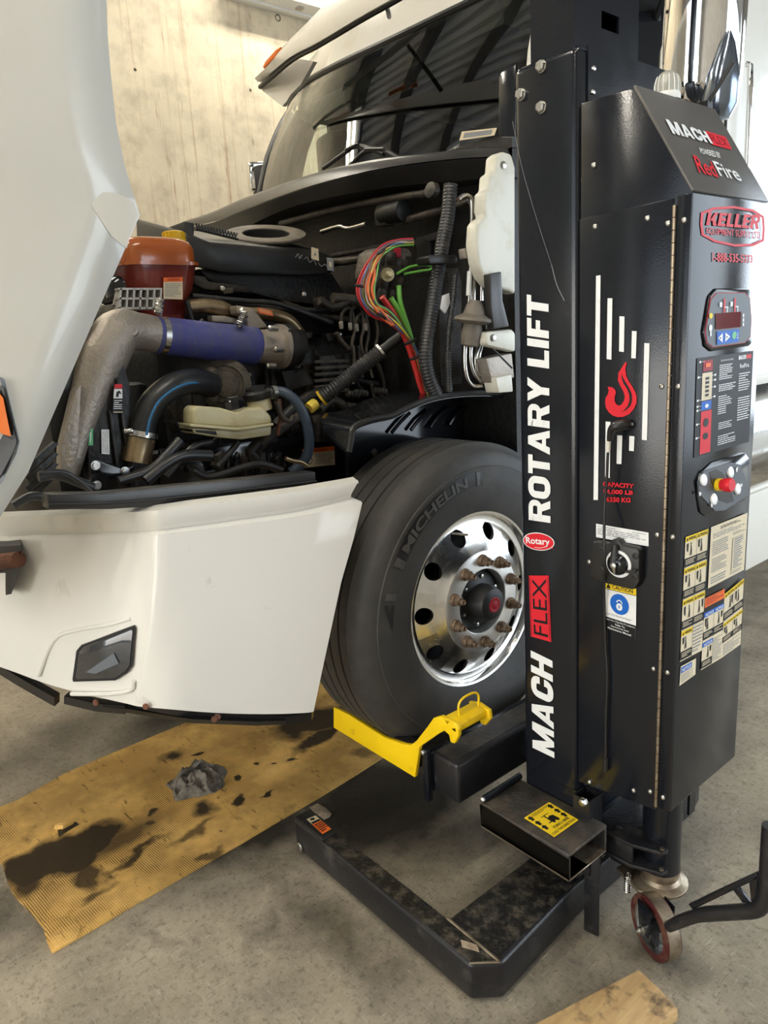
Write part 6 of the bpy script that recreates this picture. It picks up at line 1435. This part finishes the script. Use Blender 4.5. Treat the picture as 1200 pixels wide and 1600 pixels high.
# firewall: wiper linkage, bars, air lines
def ty(name, l, Y, rpx, mat, par, label=None, n=12, k=5):
    pts = [P(a, c, 'y', Y) for a, c in l]; rs = [rad(p, r_) for p, r_ in zip(pts, rpx if isinstance(rpx, (list, tuple)) else [rpx] * len(l))]
    b = MB(mat); b.tube(pts, rs, n, k); return b.build(name, par, label)
fwp = [o for o in TRUCK.children if o.name == 'firewall'][0]
ty('cross_bar', [(440, 350), (520, 328), (600, 312), (660, 303), (682, 299)], .18, 6, 'steel_dusty', fwp); b = MB('steel_dusty'); b.lathe(P(678, 299, 'y', .17), (0, -1, .2), [(.028, 0), (.026, .02), (.012, .024)], 20); b.build('pivot', fwp)
b = MB('black_plastic'); b.cyl(P(598, 334, 'y', .20), P(632, 328, 'y', .20), .040, n=28); wm = b.build('wiper_motor', TRUCK, 'black wiper motor', bevel=.006)
px_c = [P(a, c, 'y', .18) for a, c in ((584, 330), (600, 326), (602, 352), (586, 354))]; b = MB('engine_dust'); b.prism(px_c, (0, .05, 0)); b.build('gear_case', wm, bevel=.004)
ty('cross_bar', [(632, 345), (690, 328), (735, 315)], .22, 6, 'steel_dusty', fwp); ty('wiper_rod', [(503, 362), (530, 354), (545, 357), (572, 350)], .16, 4, 'steel_pipe', fwp); ty('cross_bar', [(520, 400), (560, 392), (600, 384), (650, 378)], .22, 4, 'engine_dust', fwp); ty('cross_bar', [(520, 412), (560, 404), (600, 398)], .24, 5, 'engine_dust', fwp)
ty('heat_shield', [(505, 408), (540, 408), (575, 402)], .20, [4, 7, 4], 'cast_dark', fwp)
bkt = [P(a, c, 'y', .26) for a, c in ((650, 370), (668, 366), (690, 360), (690, 372), (670, 378), (668, 430), (652, 432))]; b = MB('black_plastic'); b.prism(bkt, (0, .03, 0)); b.build('loom_bracket', TRUCK, bevel=.003)
# air valve block with coloured lines
b = MB('cast_dark'); vb = [(588, 392), (600, 384), (640, 388), (645, 400), (632, 412), (640, 425), (618, 432), (612, 450), (598, 452), (590, 436), (582, 432), (584, 414)]
b.prism([P(a, c, 'x', -.32) for a, c in vb], (-.10, 0, 0)); vb_ = b.build('air_valve', TRUCK, 'dusty cast air valve block', bevel=.008)
b = MB('ps_plastic'); b.lathe(P(606, 429, 'x', -.27), (.9, -.4, 0), [(.022, -.02), (.022, 0), (.014, .003), (.008, .03)], 20); b.build('valve_knob', vb_)
px_box('red_tag', [(617, 388), (627, 386), (628, 402), (618, 404)], -.312, .02, 'red_dark', vb_)
for px, py in ((597, 460), (611, 462), (625, 440), (594, 405), (584, 428), (634, 410), (600, 442), (588, 415), (612, 404)):
    bb = MB('engine_dust'); bb.lathe(P(px, py, 'x', -.29), (.3, -.1, 1), [(.014, -.02), (.016, -.01), (.016, .01), (.010, .02)], 10); bb.build('valve_fitting', vb_)
for nme, l, r_, m_, lb in (('air_hose', [(597, 464), (616, 492), (634, 530), (646, 565), (656, 600), (664, 622)], 4.6, 'wire_red', 'red air hose'), ('air_hose', [(611, 466), (628, 495), (642, 530), (652, 570), (662, 612)], 4.4, 'wire_green', 'green air hose'), ('air_hose', [(623, 446), (625, 470), (632, 495), (640, 520), (650, 560)], 4.2, 'wire_green', 'green air hose'), ('air_hose', [(620, 428), (640, 417), (660, 414), (674, 416), (673, 421), (655, 424), (632, 428)], 2.0, 'wire_green', 'green air hose loop')):
    tx(nme, l, -.27, r_, m_, TRUCK, lb)
wl = [(645, 378), (620, 380), (598, 388), (578, 405), (562, 428), (557, 452), (562, 474), (578, 488), (600, 497), (622, 512), (640, 535), (652, 562), (660, 590), (667, 616)]
colr = ['wire_red', 'red_dark', 'wire_red', 'wire_blue', 'wire_brown', 'wire_green', 'wire_red', 'wire_white', 'wire_blue', 'wire_yellow', 'wire_red', 'wire_brown', 'wire_orange', 'wire_blue', 'wire_green', 'rubber_dark']
first = None
for i, c in enumerate(colr):
    o_ = (i - 7.5) * 1.25; l = []
    for k, (a, c2) in enumerate(wl):
        spread = 1.0 if 3 <= k <= 8 else .55
        inn = 1.9 if 4 <= k <= 7 else 1.0
        dx = (rn.uniform(-1.2, 1.2) + (o_ + 10) * spread * inn * (.8 if k < 9 else .5)); dy = (o_ * .55 if k in (0, 1, 2, 7, 8, 9) else 0) * (-1 if k >= 7 else 1)
        l.append((a + dx * (1 if k > 1 else .2), c2 + dy))
    Xl = [-.25 + .004 * (i % 5) + rn.uniform(-.006, .006) for _ in wl]
    w_ = tx('cable_harness' if i == 0 else 'wire', l, Xl, 1.35 if c != 'wire_orange' else 1.8, c, TRUCK if i == 0 else first, ('bundle of coloured wires' if i == 0 else None), 7, 4)
    if i == 0: first = w_
for a, c in (((590, 397), (600, 390)), ((554, 446), (566, 448)), ((590, 490), (602, 498)), ((632, 538), (650, 530)), ((640, 562), (660, 554))):
    b = MB('rubber_dark'); q0, q1 = P(*a, 'x', -.225), P(*c, 'x', -.225); b.tube([q0, (q0 + q1) / 2 + Vector((.006, 0, 0)), q1], .005, 6, 2); b.build('cable_tie', first)
for k, o_ in enumerate((0, 7)):
    tx('air_line', [(600 - o_, 392), (588 - o_ * .5, 410), (578 + o_, 432), (574 + o_, 452), (580 + o_, 472), (594 + o_, 492), (612 + o_ * .4, 508)], -.235, 2.2, 'wire_orange', TRUCK, 'orange air line')
# large loom and small loom on the firewall
lm = corr('large_conduit', [(704, 289), (700, 335), (691, 385), (683, 435), (675, 482), (667, 530), (665, 562), (670, 590), (682, 618)], -.17, 11.5, 'loom', TRUCK, .0105, .07, 18, 'thick corrugated black conduit')
corr('small_conduit', [(712, 430), (708, 470), (702, 515), (700, 560), (702, 612)], -.15, 6, 'loom', TRUCK, .009, .08, 12)
px_box('conduit_clamp', [(668, 402), (674, 398), (712, 398), (716, 404), (714, 412), (672, 412)], -.13, .06, 'black_plastic', lm)
px_box('black_panel', [(688, 420), (716, 418), (722, 440), (722, 600), (690, 604), (686, 520)], -.20, .02, 'engine_dust', TRUCK)
b = MB('white_print'); b.prism([P(a, c, 'x', -.15) for a, c in ((692, 462), (702, 458), (704, 474), (696, 490), (688, 482))], (-.006, .0, 0)); b.build('paper_tag', lm, 'torn white paper tag', bevel=.001)
for l in ([(716, 312), (724, 306), (732, 306), (737, 316), (737, 360), (735, 420), (733, 475)], [(742, 306), (744, 318), (743, 380), (741, 430), (739, 478)], [(752, 308), (754, 330), (753, 400), (752, 470)], [(728, 518), (726, 560), (729, 588), (738, 602), (752, 603)], [(737, 520), (735, 556), (739, 580), (750, 596)], [(748, 540), (743, 560), (746, 582), (760, 592)], [(752, 538), (748, 560), (752, 576), (770, 585)]):
    tx('coolant_line', l, -.10, 3.6, 'steel_pipe', TRUCK, 'bright steel line', 10, 5)
px_box('line_clip', [(726, 388), (740, 385), (742, 402), (728, 404)], -.08, .03, 'cast_alloy', TRUCK); b = MB('white_print'); b.tube([P(734, 424, 'x', -.095), P(732, 462, 'x', -.095)], .0085, 10, 1); b.build('line_label', TRUCK)
b = MB('cast_alloy'); q = P(740, 497, 'x', -.06); b.mats.clear(); b.use('ring_rubber'); b.lathe(q, (-.12, -.1, -1), [(.018, -.055), (.028, -.04), (.036, -.012), (.060, .0), (.062, .008), (.050, .016), (.030, .02), (.034, .05), (.030, .085), (.018, .09)], 26); gv = b.build('drain_boot', TRUCK, 'pale grey rubber drain boot')
px_box('boot_bracket', [(760, 495), (772, 495), (772, 514), (758, 516)], -.08, .04, 'steel_dusty', gv)
# white inner panels by the door hinge
b = MB('white_plastic'); wpnl = [(776, 243), (786, 236), (800, 240), (806, 262), (806, 460), (797, 455), (780, 450), (768, 447), (756, 432), (748, 410), (744, 380), (746, 350), (752, 342), (760, 338), (757, 328), (758, 300), (764, 296), (766, 272), (774, 268)]
b.prism([P(a, c, 'x', -.03) for a, c in wpnl], (-.05, 0, 0)); wf = b.build('inner_fender_panel', TRUCK, 'creamy white plastic inner panel', bevel=.010, seg=3)
b = MB('zinc'); b.lathe(P(786, 258, 'x', -.028), (1, -.3, 0), [(.012, 0), (.011, .004), (.006, .006)], 14); b.build('panel_bolt', wf)
px_box('black_post', [(766, 428), (784, 424), (786, 470), (796, 510), (772, 514), (768, 480)], .0, .03, 'satin_black', TRUCK)
b = MB('white_plastic'); b.prism([P(a, c, 'x', -.01) for a, c in ((761, 518), (800, 514), (806, 520), (806, 550), (764, 540), (760, 536))], (-.04, 0, 0)); w2 = b.build('lower_inner_panel', TRUCK, 'small white plastic panel', bevel=.008)
b = MB('zinc'); b.lathe(P(770, 528, 'x', -.008), (1, -.3, 0), [(.012, 0), (.011, .004), (.006, .006)], 14); b.build('panel_bolt', w2)
px_box('latch_block', [(760, 560), (800, 552), (804, 590), (770, 600)], -.05, .06, 'cast_alloy', TRUCK); px_box('latch_block', [(775, 590), (800, 585), (802, 612), (780, 614)], -.03, .06, 'white_plastic', TRUCK)
tx('bonnet_cable', [(770, 545), (785, 560), (800, 575)], -.0, 1.5, 'rubber_dark', TRUCK)

# ================================================================== THINGS ON THE FLOOR
def fz(px, py, z=0.0): return P(px, py, 'z', z)
b = MB('cardboard')
cp = [(-70, 1290), (0, 1263), (28, 1252), (60, 1234), (100, 1211), (170, 1181), (230, 1156), (290, 1131), (400, 1082), (520, 1042), (655, 1148), (592, 1189), (560, 1210), (500, 1247), (440, 1282), (380, 1318), (300, 1364), (220, 1410), (150, 1452), (82, 1491), (74, 1474), (68, 1452), (56, 1437), (38, 1417), (24, 1404), (12, 1380), (4, 1352), (-20, 1342), (-70, 1330)]
base_ = [fz(*p) for p in cp]; b.prism([p + Vector((0, 0, .001)) for p in base_], (0, 0, .005)); card = b.build('cardboard_sheet'); tag(card, 'oil stained flattened cardboard lying on the floor under the bumper', 'cardboard')
b = MB('cardboard'); b.sheet([[fz(84, 1296, .006), fz(98, 1296, .006), fz(114, 1288, .006)], [fz(86, 1290, .016), fz(99, 1290, .022), fz(116, 1284, .016)], [fz(90, 1288, .030), fz(103, 1286, .036), fz(120, 1283, .020)]], (0, 0, .003)); b.build('torn_flap', card)
b = MB('rubber_dark'); b.prism([fz(*p, .0062) for p in ((90, 1298), (100, 1288), (118, 1284), (124, 1288), (104, 1300), (92, 1308))], (0, 0, .0006)); b.build('torn_hole', card)
b = MB('cardboard'); b.prism([fz(*p, .006) for p in ((70, 1440), (110, 1432), (128, 1448), (120, 1468), (88, 1484), (72, 1462))], (0, 0, .004)); b.build('corner_flap', card, bevel=.001)
# oily rag
from mathutils import noise as NZ
b = MB('rag'); c0 = fz(310, 1224, .0); nr, ns_ = 44, 72; rr_ = []
for i in range(nr + 1):
    row = []
    for j in range(ns_):
        th_ = 6.28318 * j / ns_; f_ = i / nr
        d0 = Vector((math.cos(th_), math.sin(th_), 0)); nz_ = NZ.noise(Vector((math.cos(th_) * 1.7, math.sin(th_) * 1.7, 3.1)))
        R_ = (.115 + .035 * nz_) * f_; p = Vector((d0.x * R_ * 1.0, d0.y * R_ * .95, 0))
        h = .028 * (1 - f_ ** 2.2) + .035 * (1 - f_) * NZ.noise(Vector((p.x * 9, p.y * 9, .5)))
        q_ = Vector((p.x * 16, p.y * 16, 1.7)); q_ = q_ * 1.25; fold = 1 - abs(NZ.noise(q_)) * 2.6; fold2 = 1 - abs(NZ.noise(q_ * 2.1 + Vector((5, 2, 1)))) * 2
        h += (.034 * fold + .014 * fold2) * (1 - f_ ** 5); p += Vector((NZ.noise(q_ + Vector((9, 0, 0))), NZ.noise(q_ + Vector((0, 9, 0))), 0)) * .016
        row.append(c0 + p + Vector((0, 0, max(.0, h) + .008)))
    rr_.append(row + [row[0]])
b.sheet(rr_); rag = b.build('oily_rag', smooth=75); tag(rag, 'crumpled grey oily rag lying on the stained cardboard', 'rag')
# wood plank
b = MB('wood'); A0 = Vector((.755, -.222, 0)); dl = Vector((-.085, -.316, 0)).normalized(); dw = Vector((dl.y * -1, dl.x, 0)) * 1; w_ = .135
if dw.x < 0: dw = -dw
pl_ = [A0, A0 + dw * w_ * .5 + dl * -.004, A0 + dw * w_, A0 + dw * w_ + dl * .75, A0 + dl * .75]
b.prism([p + Vector((0, 0, .001)) for p in pl_], (0, 0, .039)); wd = b.build('wood_plank', bevel=.004); tag(wd, 'worn stained wooden plank lying on the floor in front of the caster', 'plank')
# scrap by the leg end
b = MB('paper_scrap'); b.sheet([[fz(484, 1262, .004), fz(496, 1256, .004), fz(508, 1262, .006)], [fz(496, 1274, .012), fz(506, 1268, .018), fz(518, 1272, .010)], [fz(504, 1282, .004), fz(514, 1278, .006), fz(516, 1276, .004)]], (0, 0, .002)); sc_ = b.build('cardboard_scrap'); tag(sc_, 'small torn cardboard scrap on the floor behind the end of the lift leg', 'scrap')
